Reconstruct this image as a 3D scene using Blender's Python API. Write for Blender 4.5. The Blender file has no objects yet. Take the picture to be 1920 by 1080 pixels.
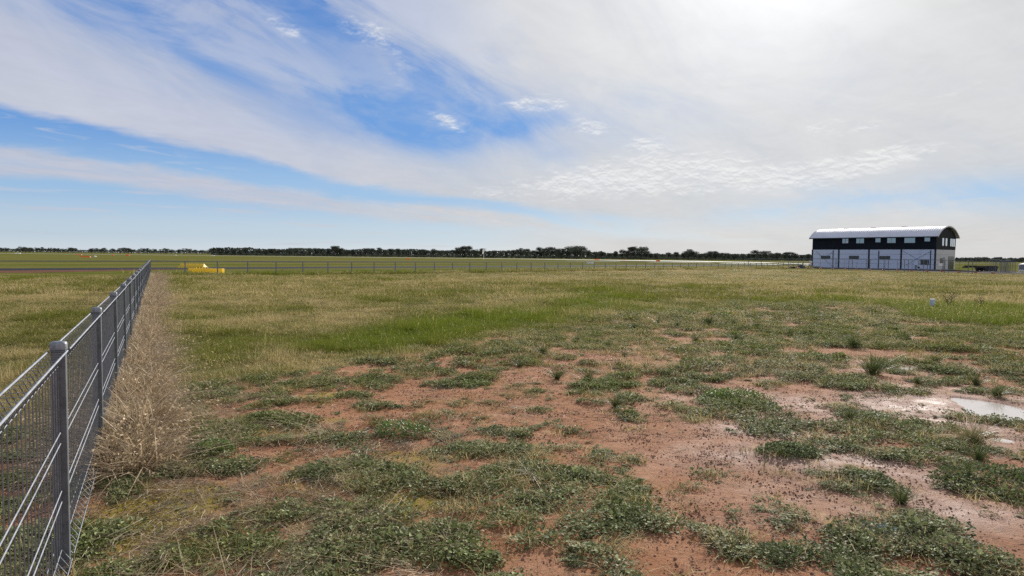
import bpy, bmesh, math, random
import numpy as np
from mathutils import Vector, Matrix

S = bpy.context.scene
COL = S.collection
rnd = random.Random(7)
rng = np.random.default_rng(7)

# ------------------------------------------------------------------ camera
EYE = 1.655
FPX = 1280.0                      # focal length in pixels of the 1920 wide photograph (24 mm)
PITCH = math.atan(59.6 / FPX)
ROLL = 0.0095
fw = Vector((0, math.cos(PITCH), -math.sin(PITCH)))
r0 = Vector((1, 0, 0)); u0 = Vector((0, math.sin(PITCH), math.cos(PITCH)))
cr = r0 * math.cos(ROLL) + u0 * math.sin(ROLL)
cu = u0 * math.cos(ROLL) - r0 * math.sin(ROLL)
cam_data = bpy.data.cameras.new("camera")
cam = bpy.data.objects.new("camera", cam_data); COL.objects.link(cam)
cam_data.lens = 24.0; cam_data.sensor_width = 36.0
cam_data.clip_start = 0.05; cam_data.clip_end = 20000
cam.matrix_world = Matrix((
    (cr.x, cu.x, -fw.x, 0), (cr.y, cu.y, -fw.y, 0), (cr.z, cu.z, -fw.z, EYE), (0, 0, 0, 1)))
S.camera = cam

S.view_settings.view_transform = 'Standard'
S.view_settings.look = 'None'
S.view_settings.gamma = 1.0
S.view_settings.exposure = 0.22
S.view_settings.use_curve_mapping = False
S.cycles.max_bounces = 5
S.cycles.diffuse_bounces = 2
S.cycles.glossy_bounces = 2
S.cycles.transmission_bounces = 3
S.cycles.transparent_max_bounces = 6
S.cycles.caustics_reflective = False
S.cycles.caustics_refractive = False
S.render.use_persistent_data = False
S.cycles.use_denoising = False

def ray(px, py):
    """direction through a pixel of the 1920x1080 photograph"""
    return fw + cr * ((px - 960) / FPX) + cu * ((540 - py) / FPX)

def azel(px, py):
    d = ray(px, py).normalized()
    return math.degrees(math.atan2(d.x, d.y)), math.degrees(math.asin(d.z))

ZFAR = -0.15
def gp(px, py, z=0.0):
    """point on the ground (height z) seen at a pixel"""
    d = ray(px, py); t = (z - EYE) / d.z
    return Vector((d.x * t, d.y * t, z))

def at_depth(px, Y, z=ZFAR):
    """ground point at world depth Y in the column of photograph px (near the horizon)"""
    d = ray(px, 481 + 0.0095 * (px - 960)); t = Y / d.y
    return Vector((d.x * t, Y, z))

# ------------------------------------------------------------------ sun and sky
SUN_AZ, SUN_EL = 20.5, 24.0
sun_data = bpy.data.lights.new("sun", 'SUN')
sun_data.energy = 5.0
sun_data.angle = math.radians(1.6)
sun_data.color = (1.0, 0.955, 0.89)
sun = bpy.data.objects.new("sun", sun_data); COL.objects.link(sun)
sdir = Vector((math.sin(math.radians(SUN_AZ)) * math.cos(math.radians(SUN_EL)),
               math.cos(math.radians(SUN_AZ)) * math.cos(math.radians(SUN_EL)),
               math.sin(math.radians(SUN_EL))))
sun.rotation_euler = sdir.to_track_quat('Z', 'Y').to_euler()
sun.location = (0, 0, 60)

world = bpy.data.worlds.new("World"); S.world = world
world.use_nodes = True
WT = world.node_tree
WT.nodes.clear()

class N:
    """tiny node-maths helper: operators build Math nodes"""
    def __init__(s, tree, sock): s.t, s.s = tree, sock
    @staticmethod
    def math(t, op, *a, clamp=False):
        n = t.nodes.new('ShaderNodeMath'); n.operation = op; n.use_clamp = clamp
        for i, v in enumerate(a):
            if isinstance(v, N): t.links.new(v.s, n.inputs[i])
            else: n.inputs[i].default_value = float(v)
        return N(t, n.outputs[0])
    def __add__(s, o): return N.math(s.t, 'ADD', s, o)
    def __radd__(s, o): return N.math(s.t, 'ADD', o, s)
    def __sub__(s, o): return N.math(s.t, 'SUBTRACT', s, o)
    def __rsub__(s, o): return N.math(s.t, 'SUBTRACT', o, s)
    def __mul__(s, o): return N.math(s.t, 'MULTIPLY', s, o)
    def __rmul__(s, o): return N.math(s.t, 'MULTIPLY', o, s)
    def __truediv__(s, o): return N.math(s.t, 'DIVIDE', s, o)
    def __rtruediv__(s, o): return N.math(s.t, 'DIVIDE', o, s)
    def clamp(s): return N.math(s.t, 'ADD', s, 0.0, clamp=True)
    def step(s, a, b):
        n = s.t.nodes.new('ShaderNodeMapRange'); n.interpolation_type = 'SMOOTHSTEP'
        s.t.links.new(s.s, n.inputs[0])
        for i, v in ((1, a), (2, b)):
            if isinstance(v, N): s.t.links.new(v.s, n.inputs[i])
            else: n.inputs[i].default_value = v
        return N(s.t, n.outputs[0])

def vec(t, x, y, z):
    n = t.nodes.new('ShaderNodeCombineXYZ')
    for i, v in enumerate((x, y, z)):
        if isinstance(v, N): t.links.new(v.s, n.inputs[i])
        else: n.inputs[i].default_value = v
    return n.outputs[0]

def noise(t, v, scale, detail=4, rough=0.5, dist=0.0, lac=2.0):
    n = t.nodes.new('ShaderNodeTexNoise')
    if v is not None: t.links.new(v, n.inputs['Vector'])
    n.inputs['Scale'].default_value = scale; n.inputs['Detail'].default_value = detail
    n.inputs['Roughness'].default_value = rough; n.inputs['Distortion'].default_value = dist
    n.inputs['Lacunarity'].default_value = lac
    return N(t, n.outputs['Fac'])

def mixc(t, f, a, b):
    n = t.nodes.new('ShaderNodeMix'); n.data_type = 'RGBA'
    for i, v in ((0, f), (6, a), (7, b)):
        if isinstance(v, N): t.links.new(v.s, n.inputs[i])
        elif isinstance(v, bpy.types.NodeSocket): t.links.new(v, n.inputs[i])
        elif i == 0: n.inputs[i].default_value = v
        else: n.inputs[i].default_value = (*v, 1)
    return n.outputs[2]

def build_sky():
    t = WT
    tc = t.nodes.new('ShaderNodeTexCoord')
    sp = t.nodes.new('ShaderNodeSeparateXYZ'); t.links.new(tc.outputs['Generated'], sp.inputs[0])
    X, Y, Z = (N(t, sp.outputs[i]) for i in range(3))
    deg = 180 / math.pi
    az = N.math(t, 'ARCTAN2', X, Y) * deg
    el = N.math(t, 'ARCSINE', Z) * deg
    zz = N.math(t, 'MAXIMUM', Z, 0.0) + 0.045
    P, Q = X / zz, Y / zz
    a = math.radians(24)
    along = P * math.sin(a) + Q * math.cos(a)          # the cirrus bands run towards azimuth 24
    across = P * math.cos(a) - Q * math.sin(a)
    v1 = vec(t, along * 0.22, across * 1.0, 0.0)
    n_big = noise(t, v1, 0.55, 5, 0.55, 0.5)
    n_str = noise(t, vec(t, along * 0.42 + 11.0, across * 0.95, 3.0), 1.5, 8, 0.58, 1.1)
    n_fine = noise(t, vec(t, along * 0.7 + 4.0, across * 1.1, 9.0), 3.4, 8, 0.62, 1.0)
    vaz = vec(t, az * 0.05, el * 0.13, 2.0)
    n_soft = noise(t, vaz, 1.6, 5, 0.55, 0.4)
    ca, sa = math.cos(math.radians(24)), math.sin(math.radians(24))
    n_mot = noise(t, vec(t, (az * ca - el * sa) * 0.045, (az * sa + el * ca) * 0.12, 7.0), 1.5, 8, 0.60, 0.8)
    n_edge = noise(t, vec(t, az * 0.12, el * 0.55, 5.0), 1.3, 8, 0.62, 0.3)

    azn = (az + 60.0) / 120.0
    def curve(pts):
        """elevation of a cloud edge as a function of azimuth, from photograph points"""
        n = t.nodes.new('ShaderNodeFloatCurve')
        c = n.mapping.curves[0]
        q = []
        for px, py in pts:
            A, E = azel(px, py); q.append(((A + 60) / 120, E / 45))
        q = [(0.0, q[0][1])] + q + [(1.0, q[-1][1])]
        while len(c.points) < len(q): c.points.new(0.5, 0.5)
        for p, (x, y) in zip(c.points, q): p.location = (x, y)
        n.mapping.extend = 'HORIZONTAL'
        n.mapping.update()
        t.links.new(N.math(t, 'ADD', azn, 0.0, clamp=True).s, n.inputs['Value'])
        return N(t, n.outputs[0]) * 45.0

    def blob(px, py, rx, ry, rot=0.0, k=1.0):
        """soft patch of sky at an azimuth and elevation, sizes in photograph pixels"""
        A, E = azel(px, py)
        dx, dy = az - A, el - E
        s = 0.0428
        c, sn = math.cos(math.radians(rot)), math.sin(math.radians(rot))
        u = (dx * c + dy * sn) / (rx * s); w = (dy * c - dx * sn) / (ry * s)
        r2 = u * u + w * w
        return N.math(t, 'EXPONENT', r2 * -1.0) * k

    wob = (n_edge - 0.5) * 2.2
    e_up = curve([(0, 208), (100, 233), (250, 264), (400, 291), (500, 312), (640, 352), (750, 368), (900, 386), (1000, 402), (1150, 440)]) + wob * 0.7
    e_mid = curve([(0, 272), (150, 288), (300, 308), (450, 334), (600, 358), (750, 374), (900, 388), (1000, 404), (1150, 441)]) + wob
    e_low = curve([(0, 339), (150, 346), (300, 366), (450, 386), (600, 402), (750, 419), (900, 428), (1000, 436), (1200, 452)]) + wob * 0.5

    above = (el - e_up).step(0.0, 0.8)                   # 1 above the wedge
    band = (el - e_low).step(-0.15, 0.7) * (1.0 - (el - e_mid).step(-0.7, 0.3))
    right = (az + n_soft * 6.0).step(2.0, 12.0)
    # upper sheet: thick near its lower edge, thinner and mottled higher up
    up_h = (el - e_up)
    thin = up_h.step(4.5, 12.0) * (1.0 - (az + n_soft * 10 - 5).step(-9.0, 2.0))
    sheet = 1.0 - thin * (0.26 + 0.62 * (n_mot * 0.7 + n_str * 0.3).step(0.58, 0.38))
    sheet = sheet * (0.90 + 0.10 * n_mot.step(0.3, 0.6))
    holes = (blob(810, 222, 180, 56, 2, 0.66) + blob(680, 150, 220, 56, -33, 0.58) + blob(830, 165, 80, 40, -20, 0.40) +
             blob(590, 50, 160, 36, -28, 0.50) + blob(400, 75, 160, 40, -15, 0.22) + blob(960, 240, 120, 30, 10, 0.5) +
             blob(440, 140, 220, 66, -16, 0.34) + blob(180, 90, 200, 60, -10, 0.16) + blob(120, 20, 160, 30, 0, 0.15) + blob(1850, 370, 260, 34, -2, 0.55) +
             blob(1500, 395, 240, 22, 6, 0.45) + blob(1180, 215, 120, 60, 0, 0.22) + blob(1040, 290, 60, 30, 0, 0.2) +
             blob(1060, 405, 190, 11, -5, 0.65) + blob(1750, 150, 200, 60, 0, 0.05))
    holes = holes * (0.45 + 0.95 * (n_mot * 0.6 + n_str * 0.4).step(0.64, 0.38))
    cov_up = (sheet - holes).clamp() 
    cov_band = 0.62 + 0.38 * n_str.step(0.32, 0.6)
    low_wisps = (noise(t, vec(t, az * 0.10, el * 1.6, 4.0), 1.2, 6, 0.6, 0.2).step(0.55, 0.70)) * 0.65
    low_sheet = (0.84 + 0.2 * n_fine) * (az + n_soft * 8).step(-2.0, 14.0) - blob(1060, 405, 190, 11, -5, 0.4)
    cov_low = N.math(t, 'MAXIMUM', low_wisps * (el - 0.4).step(0.0, 0.6), low_sheet) 
    is_low = 1.0 - (el - e_low).step(-0.15, 0.7)
    cov = cov_up * above + cov_band * band * (1.0 - above) + cov_low * is_low * (1.0 - band) * (1.0 - above)
    wedge_wisps = blob(130, 250, 150, 12, -8, 1.0) + blob(395, 318, 45, 7, -2, 1.0) + blob(300, 300, 80, 8, -8, .3)
    cov = cov + wedge_wisps * n_fine.step(0.48, 0.72) * 0.75
    veil = (n_mot * 0.5 + n_fine * 0.5).step(0.38, 0.66) * 0.30 * above + 0.02
    cov = N.math(t, 'MAXIMUM', cov, veil).clamp()

    # altocumulus: small bright puffs with greyer undersides
    pv = vec(t, az * 0.40, el * 0.95, 0.0)
    pv2 = vec(t, az * 0.40, el * 0.95 + 0.13, 0.0)
    puff = noise(t, pv, 2.1, 8, 0.66, 0.3) * 0.6 + noise(t, pv, 0.8, 6, 0.6, 0.4) * 0.4
    puff_s = noise(t, pv2, 2.1, 8, 0.66, 0.3) * 0.6 + noise(t, pv2, 0.8, 6, 0.6, 0.4) * 0.4
    area = (blob(1080, 345, 120, 28, 3) + blob(1230, 325, 130, 42, 5) + blob(1430, 330, 130, 34, 0) +
            blob(1600, 310, 90, 20, 10) + blob(1680, 288, 60, 16, 12) + blob(1010, 195, 70, 18, 0, .9) + blob(1105, 240, 50, 20, 0, .9) +
            blob(740, 150, 34, 45, -50, .38) + blob(840, 228, 45, 14, -20, .85) + blob(1210, 270, 40, 14, 0, .9) +
            blob(1540, 238, 50, 10, 8, .7) + blob(1620, 240, 60, 10, 8, .7) + blob(690, 60, 90, 28, -18, .62) + blob(530, 50, 60, 16, -25, .6) +
            blob(1790, 170, 70, 16, 10, .45) + blob(900, 360, 80, 16, 0, .4)).clamp()
    pm = (puff + area * 0.24).step(0.55, 0.82) * area.step(0.05, 0.6)
    shade = (puff - puff_s + 0.5).step(0.36, 0.60)

    # colours
    sky = t.nodes.new('ShaderNodeTexSky'); sky.sky_type = 'NISHITA'; sky.sun_disc = False
    sky.sun_elevation = math.radians(SUN_EL); sky.sun_rotation = math.radians(SUN_AZ)
    sky.altitude = 250; sky.air_density = 1.0; sky.dust_density = 0.6; sky.ozone_density = 2.0
    sc = t.nodes.new('ShaderNodeVectorMath'); sc.operation = 'MULTIPLY'
    t.links.new(sky.outputs[0], sc.inputs[0]); sc.inputs[1].default_value = (0.075, 0.086, 0.105)
    ramp = t.nodes.new('ShaderNodeValToRGB'); t.links.new((el / 50.0).clamp().s, ramp.inputs[0])
    cr_ = ramp.color_ramp; cr_.interpolation = 'EASE'
    stops = [(0.0, (.62, .70, .78)), (0.03, (.50, .62, .74)), (0.10, (.31, .50, .75)), (0.20, (.12, .31, .69)), (0.45, (.085, .23, .59)), (1.0, (.05, .15, .45))]
    while len(cr_.elements) < len(stops): cr_.elements.new(0.5)
    for e_, (p_, c_) in zip(cr_.elements, stops): e_.position = p_; e_.color = (*c_, 1)
    skyc = mixc(t, 0.85, sc.outputs[0], ramp.outputs[0])
    sd = X * sdir.x + Y * sdir.y + Z * sdir.z
    ang = N.math(t, 'ARCCOSINE', N.math(t, 'MINIMUM', sd, 0.9999)) * deg
    glow = N.math(t, 'EXPONENT', (ang / 8.5) * (ang / 8.5) * -1.0)
    glow2 = N.math(t, 'EXPONENT', ang / -20.0)
    left_c = (0.560, 0.590, 0.690); right_c = (0.655, 0.660, 0.665)
    cc = mixc(t, (az).step(-25.0, 12.0), left_c, right_c)
    cc = mixc(t, (1.0 - el.step(0.5, 8.0)) * 0.75 * az.step(-30.0, 5.0), cc, (0.655, 0.640, 0.625))
    dens = 0.80 + 0.22 * n_big + 0.16 * (n_fine - 0.5) + 0.20 * n_mot
    bright = dens * (0.93 + 0.30 * glow2) + glow * 0.50
    cs = t.nodes.new('ShaderNodeVectorMath'); cs.operation = 'SCALE'
    t.links.new(cc, cs.inputs[0]); t.links.new(bright.s, cs.inputs['Scale'])
    base = mixc(t, cov, skyc, cs.outputs[0])
    pc = mixc(t, shade, (0.60, 0.61, 0.64), (0.94, 0.94, 0.935))
    base = mixc(t, pm * 0.62, base, pc)
    # below the horizon: dull earth tone so that reflections look right
    base = mixc(t, (0.0 - el).step(0.0, 1.0), base, (0.16, 0.15, 0.11))
    bg = t.nodes.new('ShaderNodeBackground'); bg.inputs['Strength'].default_value = 0.87
    t.links.new(base, bg.inputs['Color'])
    out = t.nodes.new('ShaderNodeOutputWorld'); t.links.new(bg.outputs[0], out.inputs[0])
build_sky()

# ------------------------------------------------------------------ helpers
def tag(o, label=None, cat=None, group=None, kind=None):
    if label: o['label'] = label
    if cat: o['category'] = cat
    if group: o['group'] = group
    if kind: o['kind'] = kind
    return o

def empty(name, loc, rz=0.0):
    o = bpy.data.objects.new(name, None); COL.objects.link(o)
    o.location = loc; o.rotation_euler = (0, 0, rz); o.empty_display_size = 0.2
    return o

def link_mesh(name, me, mat=None, parent=None, loc=None):
    if mat and len(me.materials) == 0: me.materials.append(mat)
    o = bpy.data.objects.new(name, me); COL.objects.link(o)
    if parent: o.parent = parent
    if loc is not None: o.location = loc
    return o

def mesh_np(name, verts, faces, smooth=False):
    me = bpy.data.meshes.new(name)
    me.from_pydata([tuple(v) for v in verts], [], faces)
    if smooth: me.polygons.foreach_set('use_smooth', [True] * len(me.polygons))
    me.update()
    return me

class MB:
    """collects boxes, tubes and prisms into one mesh"""
    def __init__(s): s.v, s.f = [], []
    def add(s, vs, fs):
        b = len(s.v); s.v += [tuple(v) for v in vs]; s.f += [tuple(b + i for i in f) for f in fs]; return s
    def box(s, x0, x1, y0, y1, z0, z1):
        return s.add([(x0, y0, z0), (x1, y0, z0), (x1, y1, z0), (x0, y1, z0), (x0, y0, z1), (x1, y0, z1), (x1, y1, z1), (x0, y1, z1)],
                     [(0, 3, 2, 1), (4, 5, 6, 7), (0, 1, 5, 4), (1, 2, 6, 5), (2, 3, 7, 6), (3, 0, 4, 7)])
    def tube(s, pts, r, n=5, cap=True, r1=None):
        pts = [Vector(p) for p in pts]; m = len(pts); b = len(s.v)
        for i, p in enumerate(pts):
            d = (pts[min(i + 1, m - 1)] - pts[max(i - 1, 0)]).normalized()
            a = Vector((0, 0, 1)) if abs(d.z) < 0.9 else Vector((1, 0, 0))
            u = d.cross(a).normalized(); w = u.cross(d)
            rr = r if r1 is None else r + (r1 - r) * i / max(1, m - 1)
            for k in range(n):
                q = p + (u * math.cos(2 * math.pi * k / n) + w * math.sin(2 * math.pi * k / n)) * rr
                s.v.append(tuple(q))
        for i in range(m - 1):
            for k in range(n):
                k2 = (k + 1) % n
                s.f.append((b + i * n + k, b + i * n + k2, b + (i + 1) * n + k2, b + (i + 1) * n + k))
        if cap:
            s.f.append(tuple(b + k for k in range(n))[::-1]); s.f.append(tuple(b + (m - 1) * n + k for k in range(n)))
        return s
    def prism(s, poly, y0, y1):
        """polygon in x,z extruded along y"""
        n = len(poly)
        vs = [(x, y0, z) for x, z in poly] + [(x, y1, z) for x, z in poly]
        fs = [tuple(range(n)), tuple(range(2 * n - 1, n - 1, -1))] + [(i, i + n, (i + 1) % n + n, (i + 1) % n) for i in range(n)]
        return s.add(vs, fs)
    def build(s, name, mat, parent=None, loc=None, smooth=False, bevel=0):
        me = mesh_np(name, s.v, s.f, smooth)
        bm = bmesh.new(); bm.from_mesh(me)
        if bevel: bmesh.ops.bevel(bm, geom=bm.edges[:], offset=bevel, segments=2, affect='EDGES', profile=0.6)
        bmesh.ops.recalc_face_normals(bm, faces=bm.faces[:]); bm.to_mesh(me); bm.free()
        return link_mesh(name, me, mat, parent, loc)

# numpy value noise
def _h(ix, iy, seed):
    n = (ix.astype(np.int64) * 374761393 + iy.astype(np.int64) * 668265263 + seed * 1442695041) & 0x7fffffff
    n = ((n ^ (n >> 13)) * 1274126177) & 0x7fffffff
    return ((n ^ (n >> 16)) & 0xffff) / 65535.0
def vn(x, y, seed=0):
    ix, iy = np.floor(x), np.floor(y); fx, fy = x - ix, y - iy
    fx = fx * fx * (3 - 2 * fx); fy = fy * fy * (3 - 2 * fy)
    a, b, c, d = _h(ix, iy, seed), _h(ix + 1, iy, seed), _h(ix, iy + 1, seed), _h(ix + 1, iy + 1, seed)
    return (a * (1 - fx) + b * fx) * (1 - fy) + (c * (1 - fx) + d * fx) * fy
def fbm(x, y, seed=0, o=4, g=0.5):
    s = 0; a = 1; t = 0
    for i in range(o):
        s = s + a * vn(x * 2 ** i + 17.3 * i, y * 2 ** i - 9.1 * i, seed + i); t += a; a *= g
    return s / t
def sst(a, b, x):
    q = np.clip((x - a) / (b - a), 0, 1); return q * q * (3 - 2 * q)

# ------------------------------------------------------------------ layout of the ground cover
F0 = (-0.51, -0.5195)                 # the near fence stands on X = F0[0] + F0[1] * Y
FDIR = Vector((F0[1], 1, 0)).normalized()
FN = Vector((FDIR.y, -FDIR.x, 0))     # points to the right of the fence
CORNER = Vector((F0[0] + F0[1] * 49.0, 49.0, 0))
D2 = Vector((0.69, 0.724, 0)).normalized()   # direction of the far fence, taxiways and airfield
def fence_q(X, Y): return (X - F0[0] - F0[1] * Y) * FN.x / 1.0 * 1.0
def far_c(X, Y): return Y - 1.05 * X   # far fence line is far_c = 76.3

BP = [gp(*p) for p in [(330, 735), (420, 718), (560, 702), (700, 682), (850, 652), (960, 626), (1100, 602), (1250, 586), (1400, 574), (1550, 572), (1700, 580), (1920, 603)]]
BX = np.array([p.x for p in BP]); BY = np.array([p.y for p in BP])

def ell(lst):
    out = []
    for e in lst:
        px, py, rx, ry = e[:4]; k = e[4] if len(e) > 4 else 1.0
        c = gp(px, py)
        out.append((c.x, c.y, rx / FPX * c.y, ry * c.y ** 2 / (FPX * EYE), k))
    return out
def blobs(X, Y, lst):
    s = np.zeros_like(X)
    for cx, cy, rx, ry, k in lst:
        d = ((X - cx) / rx) ** 2 + ((Y - cy) / ry) ** 2
        s += k * np.exp(-d ** 1.5 * 0.8)
    return s

BARE = ell([(880, 790, 95, 40), (800, 738, 90, 14), (975, 712, 70, 14), (1120, 672, 110, 16), (1010, 700, 60, 12), (1060, 745, 60, 18), (1020, 770, 80, 14),
            (1200, 800, 170, 34, 1.2), (1350, 850, 190, 42, 1.3), (1300, 925, 130, 45, 1.3), (1430, 910, 150, 50, 1.3), (1260, 1030, 110, 50, 1.3),
            (1480, 975, 130, 45, 1.1), (1660, 880, 170, 26, 1.1), (1770, 950, 150, 45, 1.2), (1880, 1010, 90, 60, 1.2), (1560, 775, 110, 20, .9),
            (1720, 762, 150, 18, .8), (1840, 760, 130, 30, 1.4), (1870, 815, 80, 22, .9), (930, 1025, 75, 26, 1.2), (975, 905, 50, 34, 1.0),
            (620, 742, 40, 8), (560, 775, 90, 13), (520, 812, 70, 10, .7), (560, 850, 90, 16, 1.1), (600, 922, 60, 12), (330, 950, 150, 50, 1.3),
            (450, 905, 90, 22, 1.0), (760, 862, 55, 14, 1.1), (790, 935, 75, 24, 1.2), (650, 700, 40, 6, .6), (700, 770, 60, 9, .7), (540, 880, 60, 16, .9),
            (1460, 745, 60, 18, .9), (1560, 655, 60, 8, .6), (1290, 745, 70, 16, .8), (1180, 735, 60, 14, .7), (1700, 665, 130, 14, .9), (1240, 620, 50, 5, .6),
            (1450, 583, 40, 4, .6), (1640, 700, 90, 9, .7), (1500, 720, 60, 8, .7), (1350, 700, 70, 8, .5), (1580, 925, 110, 26, .9), (1420, 1060, 60, 20, .9), (1700, 1060, 60, 14, .8),
            (1890, 870, 60, 18, .8), (240, 1040, 60, 30, .8), (640, 800, 40, 8, .6)])
DENSE = ell([(490, 745, 110, 20), (660, 722, 120, 14), (450, 800, 80, 15), (575, 798, 55, 10), (720, 905, 85, 18, 1.2), (755, 808, 60, 22, 1.2),
             (865, 848, 80, 16, 1.1), (885, 895, 95, 26, 1.3), (600, 888, 55, 14, 1.2), (850, 995, 170, 48, 1.5), (640, 965, 80, 36, 1.2), (1100, 920, 120, 56, 1.5),
             (1010, 870, 70, 20), (1080, 850, 100, 20), (1110, 1050, 150, 28, 1.5), (500, 1000, 100, 46, 1.0), (700, 1045, 230, 38, 1.4), (1375, 752, 65, 16, 1.0),
             (1475, 850, 62, 15, 1.6), (1620, 905, 55, 15, 1.3), (1500, 800, 90, 14), (1640, 790, 100, 18, 1.1), (1700, 860, 90, 12, 1.2), (1860, 915, 90, 18, 1.6),
             (1690, 985, 110, 24, 1.6), (1810, 1030, 90, 24, 1.6), (1570, 1045, 90, 20, 1.5), (1465, 1042, 45, 18, 1.6), (1660, 1062, 80, 14, 1.2), (940, 765, 50, 12, .8),
             (1150, 760, 40, 9, .8), (1230, 745, 50, 8, .7), (860, 720, 70, 9), (1000, 650, 130, 12, .7), (1300, 720, 110, 12, .5), (1640, 738, 120, 12, .8), (1480, 690, 120, 12, .6),
             (1750, 810, 80, 14, 1.1), (1830, 825, 60, 14, .8), (340, 880, 60, 20, 1.0), (250, 930, 70, 24, 1.2), (200, 990, 60, 30, .9), (395, 845, 45, 14, 1.4), (1180, 985, 50, 20, .8), (1340, 960, 60, 14, .5), (1210, 860, 40, 8, .8),
             (1590, 760, 70, 10, .8), (1900, 790, 40, 9, .7), (1840, 785, 40, 8, 1.0)])
WET = ell([(1840, 760, 190, 40, 1.3), (1460, 752, 80, 20, .6), (1560, 800, 150, 26, .7), (1700, 770, 160, 28, .9), (1880, 830, 120, 34, 1.0), (1700, 885, 180, 30, .8),
           (1800, 960, 120, 40, .6), (1480, 860, 160, 26, .6), (1340, 730, 120, 20, .5), (1700, 685, 110, 12, .9), (1400, 800, 110, 20, .5), (1580, 715, 80, 8, .7), (1610, 700, 300, 30, .3), (1420, 850, 260, 60, .55), (1720, 960, 260, 80, .55), (1300, 760, 160, 26, .4), (1400, 960, 200, 50, .35)])
MOSS = ell([(300, 960, 100, 40, 1.2), (370, 930, 60, 20, 1.0), (790, 940, 75, 24, .9), (760, 862, 70, 16, .6), (590, 918, 60, 12, .5), (540, 815, 90, 10, .5), (620, 790, 30, 8, .5), (230, 1010, 60, 24, 1.0), (1080, 900, 30, 8, .4), (340, 1040, 90, 26, .7), (610, 745, 40, 8, .7)])
LUSH = ell([(680, 645, 120, 16, .9), (790, 625, 120, 16, .9), (900, 605, 120, 14, 1.0), (1000, 590, 110, 12, .9), (1100, 572, 90, 9, 1.0), (1150, 560, 70, 6, .8), (1120, 547, 60, 5, .6),
            (980, 548, 50, 4, .4), (1310, 541, 30, 3, .6), (1540, 548, 60, 4, .3), (1880, 590, 120, 20, 1.4), (1780, 600, 70, 10, .4), (1600, 565, 80, 6, .9), (1450, 568, 60, 5, .5),
            (350, 545, 60, 8, .4), (400, 600, 80, 14, .35), (380, 680, 80, 30, .4), (460, 640, 90, 16, .3), (1300, 585, 150, 8, .6), (1100, 640, 100, 14, .4), (60, 525, 120, 6, .5), (130, 590, 80, 10, .3), (700, 560, 100, 5, .25)])
STRAW = ell([(420, 560, 140, 16, .5), (400, 610, 70, 12, .4), (620, 545, 150, 10, .3), (600, 690, 160, 14, .5), (880, 670, 120, 10, .5), (1250, 520, 300, 5, .4), (1040, 575, 40, 4, .5), (1060, 590, 70, 5, .5),
             (1640, 600, 110, 12, .5), (1750, 560, 150, 9, .3), (340, 790, 60, 40, .6), (250, 680, 30, 60, .5), (1230, 600, 90, 8, .4), (100, 560, 90, 10, .4)])
PUD = ell([(1838, 758, 52, 15, 1.0), (1868, 772, 46, 9, .9), (1905, 780, 40, 9, .8), (1800, 748, 24, 5, .7), (1885, 825, 36, 5, .7), (1720, 687, 46, 4, .8), (862, 604.5, 9, 1.2, 1.0)])

def layout(X, Y):
    """vegetation weights of the ground at X, Y"""
    wx = (fbm(X * 1.7, Y * 1.7, 3, 3) - .5) * .5; wy = (fbm(X * 1.7, Y * 1.7, 23, 3) - .5) * .5
    sc = np.clip(Y / 12, .35, 2.0)
    Xw, Yw = X + wx * sc * 1.2, Y + wy * sc * 1.6
    q = fence_q(X, Y)
    yb = np.interp(Xw, BX, BY)
    field = sst(-.5, .6, (Yw - yb) / np.clip(yb * .09, .5, 3) + (fbm(X * 1.2, Y * 1.2, 91, 4) - .5) * 1.6)
    left = sst(.05, -.1, q)
    field = np.maximum(field, left * sst(5.6, 7.4, Yw))
    edge = .42 + (fbm(X * 2.1, Y * 2.1, 44, 3) - .5) * .55
    strip = sst(-.02, .06, q) * sst(edge + .10, edge - .14, q) * sst(4.5, 5.3, Yw + (q - .4) * .8) * sst(50, 48, Y)
    bare = blobs(Xw, Yw, BARE); dense = blobs(Xw, Yw, DENSE)
    n1 = fbm(X * .9, Y * .9, 5, 4); n2 = fbm(X * 3.3, Y * 3.3, 15, 4)
    n3 = fbm(X * 8.5, Y * 8.5, 95, 3)
    bc = np.clip(bare - .45 * np.clip(dense, 0, 1), 0, 1.25)
    V = .51 + ((n1 - .5) * .8 + (n2 - .5) * 2.9 + (n3 - .5) * 2.0) * (1 - .42 * np.clip(bc, 0, 1)) - .40 * bc + .34 * np.clip(dense, 0, 1.2) + .05 * sst(8, 15, Y)
    V = np.where(field > .5, np.maximum(V, .3), V)
    wet = blobs(Xw, Yw, WET) * .60; moss = blobs(Xw, Yw, MOSS)
    lush = blobs(Xw, Yw, LUSH); straw = blobs(Xw, Yw, STRAW)
    pud = blobs(Xw, Yw, PUD)
    return dict(q=q, field=field, strip=strip, V=V, wet=wet, moss=moss, lush=lush, straw=straw, pud=pud, n1=n1, n2=n2)

def height(X, Y, L=None):
    far = ZFAR * sst(46, 60, Y + 0 * X)
    near = sst(75, 45, Y) * sst(60, 40, np.abs(X))
    if L is None: L = layout(X, Y)
    h = (fbm(X * .35, Y * .35, 61, 3) - .5) * .10 * sst(3, 8, Y) + (fbm(X * 1.6, Y * 1.6, 71, 3) - .5) * .035 + (fbm(X * 6, Y * 6, 77, 4, .6) - .5) * .022
    h = h + .014 * sst(.45, .95, L['V']) * (1 - L['field'])
    pf = np.clip(L['pud'], 0, 1)
    h = h * (1 - sst(.1, .6, pf)) - .030 * sst(.30, .8, pf)
    fl = sst(.5, .0, np.abs(L['q']))
    return far + near * (h * (1 - .6 * fl))

# ------------------------------------------------------------------ materials
def new_mat(name):
    m = bpy.data.materials.new(name); m.use_nodes = True; m.node_tree.nodes.clear(); return m, m.node_tree

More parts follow.
